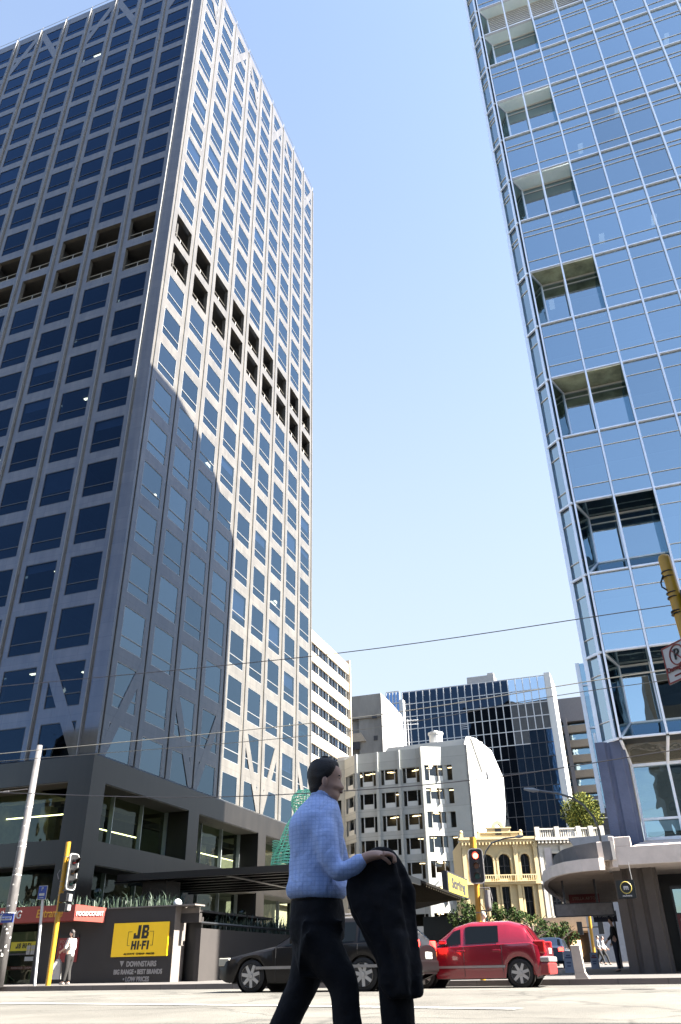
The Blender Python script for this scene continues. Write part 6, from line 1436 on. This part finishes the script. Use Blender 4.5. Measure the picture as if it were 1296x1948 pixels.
    # collar
    b=LO('collar',[mid(590,642,1519,.068,.2),mid(596,640,1508,.066,.3)],mw_,caps=False); co=b.build('collar',mw_,t,world=False,smooth=True); q=co.modifiers.new('t','SOLIDIFY'); q.thickness=.008
    # trousers
    hb=LO('hips',[mid(555,652,1707,.158),mid(552,655,1730,.168),mid(549,657,1758,.172),mid(552,655,1785,.165),mid(566,640,1803,.13)],m_navy).build('h',m_navy,t,world=False)
    pts=[(m(602,1790),.12,.15)]; ee=[]
    for s,sg in (('n',-1),('f',1)):
        i=len(pts); hh=m(608 if s=='n' else 597,1800,sg*.08); kn=v['kn'+s]; an=v['an'+s]
        pts+=[(hh,.125),(hh.lerp(kn,.5),.108),(kn,.088),(kn.lerp(an,.5),.08),(an.lerp(kn,.06),.078)]; ee+=[(0,i)]+[(i+q_,i+q_+1) for q_ in range(4)]
    lg=skin(pts,ee,m_navy,'l',t,2); bm=bmesh.new(); bm.from_mesh(hb.data); bm.from_mesh(lg.data); me=bpy.data.meshes.new('trousers'); bm.to_mesh(me); bm.free(); bpy.data.objects.remove(hb); bpy.data.objects.remove(lg)
    ob=bpy.data.objects.new('x',me); COL.objects.link(ob); rm=ob.modifiers.new('r','REMESH'); rm.mode='VOXEL'; rm.voxel_size=.012; sm=ob.modifiers.new('m','SMOOTH'); sm.factor=.6; sm.iterations=6; dp=ob.modifiers.new('d','DISPLACE'); dp.texture=tx; dp.strength=.018; dp.mid_level=.5
    dg=bpy.context.evaluated_depsgraph_get(); m2=bpy.data.meshes.new_from_object(ob.evaluated_get(dg)); bpy.data.objects.remove(ob)
    m2.name='trousers'; m2.materials.clear(); m2.materials.append(m_navy); m2.polygons.foreach_set('use_smooth',[True]*len(m2.polygons)); m2.polygons.foreach_set('material_index',[0]*len(m2.polygons))
    o=bpy.data.objects.new('trousers',m2); COL.objects.link(o); o.parent=t
    b=LO('belt',[mid(553,652,1716,.160),mid(553,652,1703,.160)],m_bk); b.build('belt',mat('black_belt_leather',(.012,.01,.01),.4),t,world=False,smooth=True)
    for s in 'nf':
        a,b_=v['an'+s],v['toe'+s]; d=(b_-a).normalized()
        skin([(a-V((.05,0,.04)),.045,.04),(a+V((.06,0,-.05)),.048,.037),(b_,.042,.028)],[(0,1),(1,2)],mat('black_shoe',(.012,.012,.012),.3),'shoe',t,2)
    # wrist watch
    wr=v['wrf']
    return t
MAN=man()
# --- the jacket over his arm: folded cloth hanging in front of him
JK=thing('jacket',MP(735,1900)-V((0,0,.0)),'black suit jacket hanging from the hand of the walking man','jacket')
b=MB(); no=34; rows=[]
L=[(1612,712,742),(1622,704,752),(1640,684,764),(1662,664,778),(1690,657,788),(1720,662,793),(1750,674,797),(1780,690,799),(1815,714,800),(1850,722,805),(1880,728,806),(1902,740,806)]
nn=26
for j,(y,xa,xb) in enumerate(L):
    a=MP(xa,y,-.20); c=MP(xb,y,-.20); cc=(a+c)/2; rx=(c-a).x/2; row=[]
    for k in range(nn):
        t_=2*math.pi*k/nn; f=1+.22*math.sin(5*t_+j*.3)+.10*math.sin(9*t_-j*.45); ry=.045+.05*math.sin(min(1,j/6)*1.5)
        row.append(cc+V((rx*math.cos(t_)*(1 if abs(math.cos(t_))>.8 else f),ry*f*math.sin(t_)+.03,(0.012*math.sin(3*t_) if j in (11,) else 0))))
    rows.append(row)
for r in rows: b.v+=r
for i in range(len(rows)-1):
    for k in range(nn): b.f.append([i*nn+k,i*nn+(k+1)%nn,(i+1)*nn+(k+1)%nn,(i+1)*nn+k]); b.m.append(0)
b.f.append(list(range(nn))); b.m.append(0); b.f.append([(len(rows)-1)*nn+k for k in range(nn)]); b.m.append(0)
o=b.build('body',m_navy,JK,smooth=True); o.modifiers.new('s','SUBSURF').render_levels=3; tj=bpy.data.textures.new('jf','CLOUDS'); tj.noise_scale=.14; dp=o.modifiers.new('d','DISPLACE'); dp.texture=tj; dp.strength=.045; dp.mid_level=.5
pts=[MP(745,1780,-.10),MP(750,1850,-.09),MP(756,1920,-.08),MP(760,1975,-.08),MP(762,2010,-.08)]
b=MB(); b.tube(pts,[.06,.09,.09,.085,.075],16); o=b.build('sleeve',m_navy,JK,smooth=True)
# --- woman with shopping bag, facing left
m_wt=mat('white_top',(.82,.79,.76),.8,var=.05,scale=10,bump=.3,bscale=14); m_bt=mat('charcoal_trousers',(.02,.018,.018),.85,var=.15)
q=pz(122,1884,.45); WX=(-18.05,25.55)
WP=dict(hip=(0,0,.86),chest=(.0,0,1.16),neck=(.0,0,1.33),head=(.02,0,1.46),shn=(.0,-.16,1.27),eln=(.0,-.2,1.02),wrn=(.2,-.17,.98),shf=(0,.16,1.27),elf=(.06,.2,1.04),wrf=(.24,.14,.97),knn=(.03,-.08,.47),ann=(-.03,-.08,.09),toen=(.1,-.08,.04),knf=(.0,.08,.47),anf=(.06,.08,.09),toef=(.2,.08,.04),curl=.5)
xw=pv(124,1883,26.0)[0]
figure('w',G(xw,26.0,.45),math.pi-AZ,'woman in a white top and dark trousers waiting by the left shop wall',None,WP,m_wt,m_bt,m_hair,mat('pale_shoe',(.6,.55,.5),.6),S=1.05,hair='long',sleeve=.55)
BG=MB(); c0=G(pv(107,1840,25.85)[0],25.85,0); 
BG.prism([c0+V((-.19,0,.62)),c0+V((.17,0,.62)),c0+V((.13,0,1.1)),c0+V((.06,0,1.22)),c0+V((-.02,0,1.22)),c0+V((-.12,0,1.05))],V((.02,.12,0))); BG.tube([c0+V((0,.06,1.2)),c0+V((.03,.06,1.36)),c0+V((.06,.06,1.2))],.012,5)
tag(BG.build('shopping_bag',mat('white_plastic_bag',(.72,.7,.68),.5,var=.06,scale=12,bump=.5,bscale=9)),'white plastic shopping bag hanging from the hand of the woman','bag')
# --- other people
WK=dict(hip=(0,0,.94),chest=(.01,0,1.28),neck=(.02,0,1.48),head=(.04,0,1.62),shn=(.01,-.18,1.41),eln=(-.05,-.22,1.13),wrn=(.1,-.2,.95),shf=(.01,.18,1.41),elf=(.08,.22,1.14),wrf=(.25,.2,1.0),knn=(.18,-.08,.52),ann=(.28,-.08,.10),toen=(.43,-.08,.07),knf=(-.06,.08,.5),anf=(-.32,.08,.18),toef=(-.2,.08,.06),curl=.4)
ST=dict(WK,knn=(.01,-.09,.5),ann=(0,-.09,.09),toen=(.14,-.09,.04),knf=(.01,.09,.5),anf=(0,.09,.09),toef=(.14,.09,.04))
m_ch=mat('charcoal_coat',(.02,.02,.022),.85); m_jean=mat('dark_jeans',(.02,.025,.05),.85); m_grey=mat('grey_shirt',(.25,.27,.3),.85); m_pale=mat('pale_blue_shirt',(.6,.68,.75),.85); m_gh=mat('grey_hair',(.4,.38,.36),.8)
GPp='people walking in the lane'
x=pv(1181,1855,34)[0]; figure('p',G(x,34,.53),math.pi-AZ,'man in a black coat and jeans standing against the ribbed column',None,ST,m_ch,m_jean,m_hair,S=1.0)
v=62; x=pv(1143,1832,v)[0]; figure('p',G(x,v,zf(v)),-AZ,'distant person in a grey top and dark trousers walking at the lane end',GPp,WK,m_grey,m_ch,m_hair,S=1.0)
x=pv(1152,1831,v+2)[0]; figure('p',G(x,v+2,zf(v)),-AZ,'distant person in a white top leaning forward at the lane end',GPp,WK,m_wt,m_ch,m_hair,S=1.0)
# man seen through the red car's windows, crossing behind it
x=pv(928,1870,25.2)[0]; figure('p',G(x,25.3,.45),-AZ,'grey haired man in a pale blue shirt standing behind the red car',None,ST,m_pale,m_ch,m_gh,S=.98)
for ob in list(bpy.data.objects):
    if ob.name.startswith('shirt_torso'): bpy.data.objects.remove(ob)
